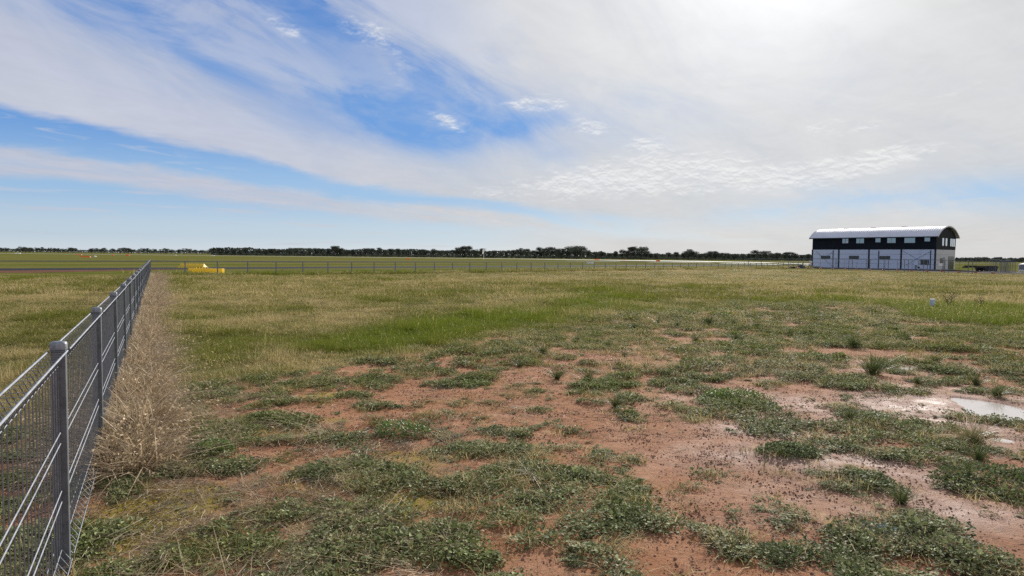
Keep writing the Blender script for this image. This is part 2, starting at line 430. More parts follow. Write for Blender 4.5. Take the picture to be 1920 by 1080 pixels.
def principled(name, col, rough=.6, metal=0.0, var=0.0, vscale=3.0, bump=0.0, bscale=40.0, spec=.5, coord='Object', dirt=None):
    m, t = new_mat(name)
    b = t.nodes.new('ShaderNodeBsdfPrincipled'); o = t.nodes.new('ShaderNodeOutputMaterial'); t.links.new(b.outputs[0], o.inputs[0])
    b.inputs['Roughness'].default_value = rough; b.inputs['Metallic'].default_value = metal
    b.inputs['Specular IOR Level'].default_value = spec
    b.inputs['Base Color'].default_value = (*col, 1)
    tc = t.nodes.new('ShaderNodeTexCoord')
    if var > 0:
        n = noise(t, tc.outputs[coord], vscale, 6, .65)
        d = dirt or tuple(c * (1 - var) for c in col)
        t.links.new(mixc(t, n.step(.38, .68), col, d), b.inputs['Base Color'])
        r = n * .25 + (rough - .12)
        t.links.new(r.s, b.inputs['Roughness'])
    if bump > 0:
        n = noise(t, tc.outputs[coord], bscale, 5, .6)
        bp = t.nodes.new('ShaderNodeBump'); bp.inputs['Strength'].default_value = bump; bp.inputs['Distance'].default_value = .01
        t.links.new(n.s, bp.inputs['Height']); t.links.new(bp.outputs[0], b.inputs['Normal'])
    return m

def attr(t, name, typ='GEOMETRY'):
    a = t.nodes.new('ShaderNodeAttribute'); a.attribute_name = name; a.attribute_type = typ
    return a

def plant_mat(name, ga, gb, lush, da, db, transl=.35, rough=.55, spec=.25):
    """ga..gb: green range, lush: fresh green, da..db: dry range. r / v vary blade by blade, dry / lush per clump"""
    m, t = new_mat(name)
    r = N(t, attr(t, 'r').outputs['Fac']); v = N(t, attr(t, 'v').outputs['Fac'])
    dry = N(t, attr(t, 'dry', 'INSTANCER').outputs['Fac']); lu = N(t, attr(t, 'lush', 'INSTANCER').outputs['Fac'])
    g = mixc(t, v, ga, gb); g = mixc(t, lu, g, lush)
    d = mixc(t, v, da, db)
    f = (dry - r).step(-.06, .06)
    c = mixc(t, f, g, d)
    hs = t.nodes.new('ShaderNodeHueSaturation'); t.links.new(c, hs.inputs['Color'])
    t.links.new((.80 + .4 * v).s, hs.inputs['Value'])
    c = hs.outputs[0]
    df = t.nodes.new('ShaderNodeBsdfPrincipled'); df.inputs['Roughness'].default_value = rough
    df.inputs['Specular IOR Level'].default_value = spec
    tl = t.nodes.new('ShaderNodeBsdfTranslucent')
    t.links.new(c, df.inputs['Base Color']); t.links.new(c, tl.inputs['Color'])
    mx = t.nodes.new('ShaderNodeMixShader'); mx.inputs[0].default_value = transl
    t.links.new(df.outputs[0], mx.inputs[1]); t.links.new(tl.outputs[0], mx.inputs[2])
    o = t.nodes.new('ShaderNodeOutputMaterial'); t.links.new(mx.outputs[0], o.inputs[0])
    return m

M = {}
M['grass'] = plant_mat('grass', (.115, .128, .018), (.240, .225, .045), (.165, .205, .018), (.40, .305, .125), (.62, .50, .26), rough=.7, spec=.12)
M['drygrass'] = plant_mat('dry_grass', (.20, .18, .08), (.24, .20, .10), (.15, .17, .04), (.26, .185, .105), (.58, .445, .285), transl=.3)
M['weed'] = plant_mat('weed_leaves', (.075, .096, .030), (.430, .450, .215), (.185, .240, .034), (.24, .18, .10), (.42, .34, .22), transl=.22, rough=.68, spec=.18)  # pale end of the green range carries painted sun highlights
M['straw'] = principled('straw', (.34, .26, .16), .7, var=.5, vscale=9)
M['galv'] = principled('galvanised_steel', (.19, .205, .23), .6, .25, var=.35, vscale=14, bump=.1, bscale=120)
M['galv_post'] = principled('galvanised_post', (.15, .168, .195), .5, .35, var=.4, vscale=9, bump=.12, bscale=90)
M['galv_cap'] = principled('galvanised_cap', (.29, .31, .35), .5, .35, var=.5, vscale=30, bump=.2)
M['asphalt'] = principled('asphalt', (.020, .022, .030), .95, var=.3, vscale=.6, spec=.08)
M['clod'] = principled('soil_clod', (.27, .135, .082), .95, var=.6, vscale=6)
M['pebble'] = principled('pebble', (.30, .25, .22), .8, var=.75, vscale=3)

def ground_mat():
    m, t = new_mat('ground')
    tc = t.nodes.new('ShaderNodeTexCoord'); ob = tc.outputs['Object']
    sp = t.nodes.new('ShaderNodeSeparateXYZ'); t.links.new(ob, sp.inputs[0])
    X, Y = N(t, sp.outputs[0]), N(t, sp.outputs[1])
    a1 = attr(t, 'cover'); s1 = t.nodes.new('ShaderNodeSeparateColor'); t.links.new(a1.outputs['Color'], s1.inputs[0])
    soil, wet, moss = (N(t, s1.outputs[i]) for i in range(3))
    a2 = attr(t, 'tone'); s2 = t.nodes.new('ShaderNodeSeparateColor'); t.links.new(a2.outputs['Color'], s2.inputs[0])
    lush, straw, dist = (N(t, s2.outputs[i]) for i in range(3))
    nA = noise(t, ob, 2.2, 8, .65); nB = noise(t, ob, 16, 8, .75); nC = noise(t, ob, 85, 5, .75); nE = noise(t, ob, 5, 6, .7, .6); nD = noise(t, ob, .5, 5, .6)
    # red earth
    sc = mixc(t, nA.step(.35, .68), (.355, .152, .064), (.445, .232, .128))
    sc = mixc(t, nE.step(.48, .62) * .45, sc, (.215, .092, .048))
    sc = mixc(t, nB.step(.50, .66) * .6, sc, (.180, .082, .044))
    sc = mixc(t, nC.step(.54, .66) * .75, sc, (.130, .062, .038))
    sc = mixc(t, (nB * .5 + nA * .5).step(.5, .3) * .5, sc, (.39, .23, .145))
    sc = mixc(t, wet.step(.0, .9) * .7, sc, (.36, .245, .195))
    sc = mixc(t, (moss * (0.5 + 1.3 * nB.step(.40, .60))).clamp() * .9, sc, mixc(t, nC, (.20, .165, .012), (.36, .30, .035)))
    # thatch under the turf: follows mown bands of the airfield further out
    al = X * D2.x + Y * D2.y; ac = X * D2.y - Y * D2.x
    nb = noise(t, vec(t, al * .006, ac * .11, 0.0), 1.0, 4, .55, .3)
    ng = noise(t, ob, .09, 6, .6)
    ng2 = noise(t, vec(t, X * .6, Y * .35, 0.0), 1.0, 6, .7)
    # band across the view, mixed with broad patches
    tone_near = (ng * .6 + ng2 * .4).step(.36, .62)
    tone_far = (nb * .75 + ng * .25).step(.34, .60)
    tone = tone_near * (1.0 - dist) + tone_far * dist
    gc = mixc(t, tone, (.120, .118, .036), (.215, .178, .078))
    gfar = mixc(t, tone, (.080, .105, .012), (.165, .145, .050))
    gc = mixc(t, dist, gc, gfar)
    gc = mixc(t, (ng2.step(.45, .75)) * .35, gc, (.27, .225, .11))
    gc = mixc(t, nB.step(.55, .78) * .35 * (1.0 - dist), gc, (.075, .058, .028))
    gc = mixc(t, lush.clamp() * .8, gc, (.085, .125, .014))
    gc = mixc(t, straw.clamp() * .7, gc, (.27, .215, .115))
    c = mixc(t, (soil + (nB - .5) * .5).step(.35, .65), gc, sc)
    b = t.nodes.new('ShaderNodeBsdfPrincipled'); o = t.nodes.new('ShaderNodeOutputMaterial'); t.links.new(b.outputs[0], o.inputs[0])
    t.links.new(c, b.inputs['Base Color'])
    rg = 0.95 - 0.50 * (wet * soil * nA.step(.35, .75)).clamp()
    t.links.new(rg.s, b.inputs['Roughness'])
    t.links.new((soil * 0.12 + wet.clamp() * soil * .16).s, b.inputs['Specular IOR Level'])
    bp = t.nodes.new('ShaderNodeBump'); bp.inputs['Distance'].default_value = .035
    t.links.new((1.0 - 0.45 * wet).clamp().s, bp.inputs['Strength'])
    t.links.new((nE * .5 + nB * .6 + nC * .30).s, bp.inputs['Height']); t.links.new(bp.outputs[0], b.inputs['Normal'])
    return m
M['ground'] = ground_mat()

def axis(segs):
    out = [segs[0][0]]
    for a, b, s in segs:
        n = max(1, int(round((b - a) / s)))
        out += list(a + (b - a) * (np.arange(n) + 1) / n)
    return np.array(out)

def grow(a, b, n):
    return a * (b / a) ** (np.arange(1, n + 1) / n)

# ground sheet: fine near the camera, coarse to the horizon
def build_ground():
    yp = np.concatenate([[-6000, -1500, -300, -60, -15, -5], axis([(-1, 2.6, .3), (2.6, 9, .035), (9, 16, .06), (16, 30, .14), (30, 62, .5)]), grow(62, 12000, 60)])
    xh = np.concatenate([axis([(0, 5.5, .04), (5.5, 12, .07), (12, 24, .2), (24, 62, .8)])[1:], grow(62, 12000, 34)])
    xp = np.concatenate([-xh[::-1], [0], xh])
    X, Y = np.meshgrid(xp, yp); nx, ny = len(xp), len(yp)
    Xf, Yf = X.ravel(), Y.ravel()
    L = layout(Xf, Yf); Z = height(Xf, Yf, L)
    V = np.stack([Xf, Yf, Z], 1)
    me = bpy.data.meshes.new('ground')
    me.vertices.add(len(V)); me.vertices.foreach_set('co', V.ravel())
    i = np.arange(ny - 1)[:, None] * nx + np.arange(nx - 1)[None, :]
    F = np.stack([i, i + 1, i + 1 + nx, i + nx], -1).reshape(-1, 4)
    me.loops.add(F.size); me.loops.foreach_set('vertex_index', F.ravel().astype(np.int32))
    me.polygons.add(len(F)); me.polygons.foreach_set('loop_start', np.arange(0, F.size, 4, dtype=np.int32))
    me.polygons.foreach_set('use_smooth', np.ones(len(F), dtype=bool))
    me.update(calc_edges=True)
    soil = (1 - L['field']) * (1 - .35 * L['strip']) * (1 - .35 * sst(.5, .75, L['V']))
    soil = np.maximum(soil, .35 * sst(1.4, .2, L['q']) * sst(0, .3, L['q']) * sst(14, 6, Yf))
    soil *= sst(75, 40, np.hypot(Xf, Yf))
    soil = np.clip(soil, 0, 1)
    dist = sst(74, 84, far_c(Xf, Yf)); dist = np.maximum(dist, sst(90, 140, Yf))
    for nm, ch in (('cover', (soil, np.clip(L['wet'], 0, 1) * (1 - dist), np.clip(L['moss'], 0, 1))),
                   ('tone', (np.clip(L['lush'], 0, 1), np.clip(L['straw'], 0, 1), dist))):
        A = me.attributes.new(nm, 'FLOAT_COLOR', 'POINT')
        A.data.foreach_set('color', np.stack([*ch, np.ones_like(Xf)], 1).astype(np.float32).ravel())
    o = link_mesh('ground', me, M['ground']); tag(o, kind='structure')
    return o
build_ground()

def strip_sheet(name, pts_a, pts_b, mat, z, kind='structure', n=1):
    """band between two polylines on the ground"""
    vs, fs = [], []
    for a, b in zip(pts_a, pts_b): vs += [(a[0], a[1], z), (b[0], b[1], z)]
    for i in range(len(pts_a) - 1): fs.append((2 * i, 2 * i + 1, 2 * i + 3, 2 * i + 2))
    me = mesh_np(name, vs, fs)
    o = link_mesh(name, me, mat); o['kind'] = kind
    return o
def cline(c, xs): return [(x, c + 1.05 * x) for x in xs]
XS = [-2200, -600, -200, -100, -50, 0, 60, 150, 400, 900, 1800]
strip_sheet('taxiway', cline(115, XS), cline(128.5, XS), M['asphalt'], ZFAR + .012)
strip_sheet('taxiway', cline(219, XS), cline(239, XS), M['asphalt'], ZFAR + .012)
M['dirt'] = principled('bare_red_dirt', (.15, .068, .036), .95, var=.35, vscale=.5, spec=.05)
M['runway'] = principled('concrete_runway', (.50, .49, .47), .75, var=.2, vscale=.02)
xsd = [-600, -200, -120, -80, -60, -50, -42, -35]
strip_sheet('dirt_shoulder', cline(97, xsd[:-1]) + [(-36, 114 - 1.05 * 36)], cline(114.7, xsd), M['dirt'], ZFAR + .010)
ra = [at_depth(p, d) for p, d in ((-300, 640), (480, 545), (960, 452), (1300, 350), (1420, 300), (1560, 235), (1700, 215))]
rb = [at_depth(p, d) for p, d in ((-300, 680), (480, 575), (960, 485), (1300, 400), (1420, 325), (1560, 250), (1700, 226))]
strip_sheet('runway', ra, rb, M['runway'], ZFAR + .016)
ra = [at_depth(p, d) for p, d in ((1060, 300), (1300, 262), (1500, 205), (1640, 180))]
rb = [at_depth(p, d) for p, d in ((1060, 304), (1300, 269), (1500, 213), (1640, 185))]
strip_sheet('runway_shoulder', ra, rb, M['runway'], ZFAR + .012)
# gravel pad of the building site
M['gravel'] = principled('gravel_pad', (.060, .042, .030), .95, spec=.04, var=.5, vscale=.8)
pa = [gp(p, y, ZFAR) for p, y in ((1462, 503.4), (1520, 503.6), (1640, 507), (1755, 510), (1860, 513), (1960, 515))]
pb = [p + Vector((.50, .87, 0)) * 34 for p in pa]
strip_sheet('gravel_pad', pa, pb, M['gravel'], ZFAR + .008)

# ------------------------------------------------------------------ puddles
M['water'] = principled('mud_and_sky_water', (.62, .56, .50), .08, spec=1.0, bump=.03, bscale=30)  # mud tone whitened to carry the reflection of bright sky
for (px, py, rx, ry, lab) in ((1860, 768, 110, 30, 'pale puddle reflecting the sky between weeds at the right edge'),
                              (1885, 826, 44, 7, 'small puddle in the mud below the large right hand puddle'),
                              (1720, 687, 60, 7, 'thin shining puddle in the bare patch behind the dark tussock'),
                              (862, 604.5, 14, 2.4, 'tiny bright pool of water in the green wet grass')):
    c = gp(px, py); a = rx / FPX * c.y; b = ry * c.y ** 2 / (FPX * EYE)
    k = 40
    vs = [(0, 0, 0)] + [(a * math.cos(2 * math.pi * i / k), b * math.sin(2 * math.pi * i / k), 0) for i in range(k)]
    me = mesh_np('puddle', vs, [(0, i + 1, (i + 1) % k + 1) for i in range(k)])
    o = link_mesh('puddle', me, M['water'], loc=(c.x, c.y, -.014)); tag(o, lab, 'puddle', kind='structure')

# ------------------------------------------------------------------ plant meshes
def blades(n, rad, h0, h1, w, lean=.5, seed=0, droop=.5, flat=0.0, heads=0.0, disc=True, segs=2):
    """a clump of grass blades, r and v attributes vary blade by blade"""
    g = np.random.default_rng(seed); vs, fs, R, Vv = [], [], [], []
    for i in range(n):
        rr = rad * math.sqrt(g.random()) if disc else rad * g.random() ** 1.2; a = g.random() * 2 * math.pi
        bx, by = rr * math.cos(a), rr * math.sin(a)
        h = h0 + (h1 - h0) * g.random() ** 1.4
        la = a + g.normal() * .9 if g.random() < .6 else g.random() * 2 * math.pi
        le = lean * (g.random() ** .7) * (0.5 + rr / max(rad, 1e-6))
        dx, dy = math.cos(la), math.sin(la)
        fa = g.random() * math.pi; wx, wy = math.cos(fa) * w / 2, math.sin(fa) * w / 2
        b = len(vs); ww = .6 + .8 * g.random()
        r_, v_ = g.random(), g.random()
        ps = []
        for k in range(segs + 1):
            s = k / segs
            off = h * le * (s + droop * s * s)
            z = h * (s - .45 * droop * le * s * s) * (1 - flat)
            ps.append((bx + dx * off, by + dy * off, max(z, .004 * s) - .01 * (k == 0)))
        for k in range(segs):
            tw = (1 - .45 * k / segs) * ww
            vs += [(ps[k][0] - wx * tw, ps[k][1] - wy * tw, ps[k][2]), (ps[k][0] + wx * tw, ps[k][1] + wy * tw, ps[k][2])]
        vs.append(ps[-1]); nb = 2 * segs + 1
        for k in range(segs - 1): fs.append((b + 2 * k, b + 2 * k + 1, b + 2 * k + 3, b + 2 * k + 2))
        fs.append((b + 2 * segs - 2, b + 2 * segs - 1, b + 2 * segs))
        R += [r_] * nb; Vv += [v_] * nb
        if g.random() < heads:
            p = ps[-1]; L = .022 + .025 * g.random(); b = len(vs)
            ex, ey = p[0] + dx * L * .7, p[1] + dy * L * .7
            vs += [p, (p[0] + dx * L * .4 - wx * 2.4, p[1] + dy * L * .4 - wy * 2.4, p[2] - L * .2),
                   (ex, ey, p[2] - L * .7), (p[0] + dx * L * .4 + wx * 2.4, p[1] + dy * L * .4 + wy * 2.4, p[2] - L * .15)]
            fs.append((b, b + 1, b + 2, b + 3)); R += [0] * 4; Vv += [min(1, v_ + .3)] * 4
    return vs, fs, R, Vv

def leafy(n, rad, hgt, size, seed=0, stems=0):
    """low mat of small ovate leaves; with stems: prostrate stems radiating with paired leaflets"""
    g = np.random.default_rng(seed); vs, fs, R, Vv = [], [], [], []
    def leaf(p, d, up, s, wd, r_, v_):
        d = Vector(d).normalized(); u = Vector(up); sdv = d.cross(u).normalized(); u = sdv.cross(d)
        p = Vector(p); b = len(vs)
        m = p + d * s * .5
        vs.extend([tuple(p), tuple(m + sdv * s * wd + u * s * .10), tuple(p + d * s - u * s * .12), tuple(m - sdv * s * wd + u * s * .10), tuple(m - u * s * .03)])
        fs.extend([(b, b + 4, b + 1), (b + 1, b + 4, b + 2), (b, b + 3, b + 4), (b + 3, b + 2, b + 4)])
        R.extend([r_] * 5); Vv.extend([v_] * 5)
    if stems:
        for k in range(stems):
            a = 2 * math.pi * k / stems + g.normal() * .3; Lg = rad * (.6 + .5 * g.random())
            v0 = g.random()
            m = max(3, int(Lg / (size * .55)))
            for j in range(m):
                s = (j + .5) / m; aa = a + .5 * math.sin(s * 3 + k)
                p = (math.cos(aa) * Lg * s, math.sin(aa) * Lg * s, hgt * (math.sin(s * 2.6) * .6 + .25))
                for sg in (-1, 1):
                    la = aa + sg * (.7 + .4 * g.random())
                    leaf(p, (math.cos(la), math.sin(la), .25 + .5 * g.random()), (0, 0, 1), size * (.8 + .5 * g.random()) * (1.1 - .4 * s), .28, g.random(), min(1, max(0, v0 * .5 + g.random() * .5)))
    for i in range(n):
        rr = rad * math.sqrt(g.random()); a = g.random() * 2 * math.pi
        z = hgt * (1 - (rr / rad) ** 2) ** .5 * (.25 + .75 * g.random())
        la = a + g.normal() * 1.1; el_ = g.normal() * .45 + .35
        leaf((rr * math.cos(a), rr * math.sin(a), z), (math.cos(la) * math.cos(el_), math.sin(la) * math.cos(el_), math.sin(el_)),
             (g.normal() * .3, g.normal() * .3, 1), size * (.6 + .8 * g.random()), .30 + .14 * g.random(), g.random(), g.random() * (.35 + .65 * z / hgt))  # v rises with height: sunlit leaf tops painted lighter
    return vs, fs, R, Vv

def plant_mesh(name, data, mat):
    vs, fs, R, Vv = data
    me = mesh_np(name, vs, fs); me.materials.append(mat)
    for nm, arr in (('r', R), ('v', Vv)):
        A = me.attributes.new(nm, 'FLOAT', 'POINT'); A.data.foreach_set('value', np.array(arr, dtype=np.float32))
    return me

def variants(cname, meshes):
    c = bpy.data.collections.new(cname)
    for i, me in enumerate(meshes):
        c.objects.link(bpy.data.objects.new('%s_%02d' % (cname, i), me))
    return c

def scatter(name, P, scl, rot, vid, coll, label=None, dry=None, lush=None):
    """one object holding instances of the plant meshes at points P"""
    n = len(P)
    me = bpy.data.meshes.new(name); me.vertices.add(n); me.vertices.foreach_set('co', np.asarray(P, dtype=np.float32).ravel())
    if scl.ndim == 1: scl = np.repeat(scl[:, None], 3, 1)
    for nm, arr in (('rot', rot), ('scl', scl)):
        A = me.attributes.new(nm, 'FLOAT_VECTOR', 'POINT'); A.data.foreach_set('vector', np.asarray(arr, dtype=np.float32).ravel())
    A = me.attributes.new('vid', 'INT', 'POINT'); A.data.foreach_set('value', np.asarray(vid, dtype=np.int32))
    for nm, arr in (('dry', dry), ('lush', lush)):
        A = me.attributes.new(nm, 'FLOAT', 'POINT'); A.data.foreach_set('value', np.asarray(arr if arr is not None else np.zeros(n), dtype=np.float32))
    o = bpy.data.objects.new(name, me); COL.objects.link(o)
    g = bpy.data.node_groups.new(name + '_nodes', 'GeometryNodeTree')
    g.interface.new_socket('Geometry', in_out='INPUT', socket_type='NodeSocketGeometry')
    g.interface.new_socket('Geometry', in_out='OUTPUT', socket_type='NodeSocketGeometry')
    gi = g.nodes.new('NodeGroupInput'); go = g.nodes.new('NodeGroupOutput')
    ip = g.nodes.new('GeometryNodeInstanceOnPoints'); ci = g.nodes.new('GeometryNodeCollectionInfo')
    ci.inputs['Collection'].default_value = coll; ci.inputs['Separate Children'].default_value = True; ci.inputs['Reset Children'].default_value = True
    ip.inputs['Pick Instance'].default_value = True
    def na(nm, typ):
        q = g.nodes.new('GeometryNodeInputNamedAttribute'); q.data_type = typ; q.inputs['Name'].default_value = nm
        return [s for s in q.outputs if s.enabled and s.name == 'Attribute'][0]
    g.links.new(gi.outputs[0], ip.inputs['Points']); g.links.new(ci.outputs[0], ip.inputs['Instance'])
    g.links.new(na('vid', 'INT'), ip.inputs['Instance Index'])
    e2r = g.nodes.new('FunctionNodeEulerToRotation'); g.links.new(na('rot', 'FLOAT_VECTOR'), e2r.inputs[0])
    g.links.new(e2r.outputs[0], ip.inputs['Rotation']); g.links.new(na('scl', 'FLOAT_VECTOR'), ip.inputs['Scale'])
    g.links.new(ip.outputs[0], go.inputs[0])
    md = o.modifiers.new('scatter', 'NODES'); md.node_group = g
    o['kind'] = 'stuff'
    if label: o['label'] = label
    return o

def sample_wedge(y0, y1, dens, margin=1.5, seed=1, half=.80):
    """random ground points inside the view wedge (plus a margin) between two depths"""
    g = np.random.default_rng(seed)
    area = (y1 - y0) * ((y0 + y1) * half + 2 * margin)
    n = int(area * dens)
    xm = y1 * half + margin
    Y = y0 + (y1 - y0) * g.random(int(n * 2.3)); X = (g.random(len(Y)) * 2 - 1) * xm
    k = np.abs(X) < Y * half + margin
    return X[k][:n], Y[k][:n], g

def tilt(g, n, a=.12): return np.stack([g.normal(size=n) * a, g.normal(size=n) * a, g.random(n) * 2 * math.pi], 1)

# --- turf
C_turf = variants('turf_tile', [plant_mesh('turf', blades(230, .24, .025, .085, .0042, lean=1.2, seed=s, droop=.8), M['grass']) for s in range(5)] +
                  [plant_mesh('turf', blades(170, .26, .04, .14, .0045, lean=1.3, seed=s, droop=1.0, heads=.02), M['grass']) for s in range(20, 23)])
C_coarse = variants('turf_far', [plant_mesh('turf_far', blades(150, .55, .05, .13, .011, lean=1.1, seed=s, droop=.7), M['grass']) for s in range(40, 45)])

def tone_of(X, Y, L):
    n = fbm(X * .45, Y * .30, 31, 4); n3 = fbm(X * .10, Y * .06, 51, 3); n4 = fbm(X * 2.5, Y * 2.5, 36, 2)
    dry = .50 + (n - .5) * 1.3 + (n3 - .5) * .9 + (n4 - .5) * 1.0 + (fbm(X * 6.5, Y * 5, 37, 2) - .5) * .5 + .45 * L['straw'] - .60 * np.clip(L['lush'], 0, 1.2)
    lush = np.clip(L['lush'] * .9 + (.5 - n) * .35, 0, 1)
    return np.clip(dry, .02, .97), lush

def field_scatter(name, y0, y1, dens, coll, nvar, smin, smax, seed):
    X, Y, g = sample_wedge(y0, y1, dens, seed=seed)
    L = layout(X, Y)
    keep = (g.random(len(X)) < L['field']) & (far_c(X, Y) < 75.0) & ~((Y > 88 + (62 - X) * 1.35) & (X > 40)) & (np.abs(L['q']) > .06) & (L['strip'] < .5) & (L['pud'] < .3)
    X, Y = X[keep], Y[keep]; L = {k: v[keep] for k, v in L.items()}
    dry, lush = tone_of(X, Y, L)
    n = len(X)
    s = smin + (smax - smin) * g.random(n)
    hz = (.55 + .9 * g.random(n)) * (1 - .45 * sst(45, 60, Y)) * (1 + .8 * np.clip(L['lush'], 0, 1)) * (.75 + .9 * sst(.40, .7, fbm(X * 1.6, Y * 1.6, 85, 3)))
    Z = height(X, Y, L)
    scatter(name, np.stack([X, Y, Z - .004], 1), np.stack([s, s, s * hz], 1), tilt(g, n, .08), g.integers(0, nvar, n), coll, dry=dry, lush=lush)
field_scatter('mown_grass', 5.0, 13, 34, C_turf, 8, .7, 1.1, 101)
field_scatter('mown_grass', 13, 26, 20, C_turf, 8, .9, 1.3, 102)
field_scatter('mown_grass', 26, 52, 5.0, C_coarse, 5, .8, 1.3, 103)
field_scatter('mown_grass', 52, 112, 1.8, C_coarse, 5, 1.0, 1.6, 104)

# --- thin grass and weeds over the red earth
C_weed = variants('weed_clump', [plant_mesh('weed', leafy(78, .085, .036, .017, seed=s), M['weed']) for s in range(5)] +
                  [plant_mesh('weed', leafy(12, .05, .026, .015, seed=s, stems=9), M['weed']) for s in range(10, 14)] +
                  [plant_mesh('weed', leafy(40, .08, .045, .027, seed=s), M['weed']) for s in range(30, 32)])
C_thin = variants('thin_grass', [plant_mesh('thin_grass', blades(46, .10, .02, .08, .0034, lean=1.5, seed=s, droop=.8), M['grass']) for s in range(60, 65)])
def weed_scatter():
    for (y0, y1, dens, seed, sc) in ((2.9, 6.0, 360, 201, 1.0), (6.0, 10.0, 260, 202, 1.1), (10.0, 17, 130, 203, 1.4), (17, 26, 50, 204, 1.9)):
        X, Y, g = sample_wedge(y0, y1, dens, seed=seed)
        L = layout(X, Y)
        thr = g.random(len(X)) * .16 + .48
        pro = (L['V'] > thr) | (g.random(len(X)) < .035 * sst(.40, .60, fbm(X * 1.7, Y * 1.7, 521, 3)))
        keep = pro & (g.random(len(X)) > L['field'] * .93) & (L['strip'] < .35) & (L['pud'] < .35)
        X, Y = X[keep], Y[keep]; L = {k: v[keep] for k, v in L.items()}
        n = len(X)
        s = sc * (.55 + .75 * g.random(n)) * (.75 + .5 * sst(.5, 1.1, L['V']))
        hz = .48 + .5 * sst(.8, 1.6, L['V']) * g.random(n) + .3 * g.random(n)
        edge = L['V'] < .66 + .15 * g.random(n)
        vid = np.where(edge, g.integers(4, 9, n), g.integers(0, 5, n)); vid = np.where(g.random(n) < .03, g.integers(9, 11, n), vid)
        lush = np.clip(.10 + .9 * (fbm(X * .8, Y * .8, 301, 3) - .42) + .30 * sst(5, 10, Y) + .25 * sst(10, 15, Y) + .5 * L['lush'] + .25 * (g.random(n) - .5), 0, 1)
        dry = np.clip(.04 + .6 * (fbm(X * 1.3, Y * 1.3, 311, 3) - .45) + .20 * sst(.85, .5, L['V']) + .16 * sst(6, 12, Y) + .5 * (fbm(X * .5, Y * .5, 322, 3) - .5) * sst(6, 12, Y), 0, .75)
        Z = height(X, Y, L)
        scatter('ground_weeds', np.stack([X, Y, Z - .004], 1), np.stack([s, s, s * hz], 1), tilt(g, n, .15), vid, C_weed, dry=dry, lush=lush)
        # thin grass
        X, Y, g = sample_wedge(y0, y1, dens * (.60 if y0 < 8 else .9), seed=seed + 50)
        L = layout(X, Y)
        pr = (.04 + .10 * sst(7, 12, Y) + .36 * sst(.45, .7, fbm(X * 1.1, Y * 1.1, 401, 3)) * sst(.3, .55, L['V']) + .45 * sst(10, 16, Y) * sst(.35, .6, L['V']) + .2 * sst(.4, .8, L['V'])) * sst(.1, .5, L['V'])
        keep = (g.random(len(X)) < pr) & (L['field'] < .9) & (L['strip'] < .5) & (L['pud'] < .35)
        X, Y = X[keep], Y[keep]; L = {k: v[keep] for k, v in L.items()}; n = len(X)
        dry, lush = tone_of(X, Y, L)
        s = sc * (.6 + .8 * g.random(n)); Z = height(X, Y, L)
        scatter('thin_grass', np.stack([X, Y, Z - .003], 1), s, tilt(g, n, .1), g.integers(0, 5, n), C_thin, dry=np.clip(dry + .12, 0, .95), lush=lush)
weed_scatter()

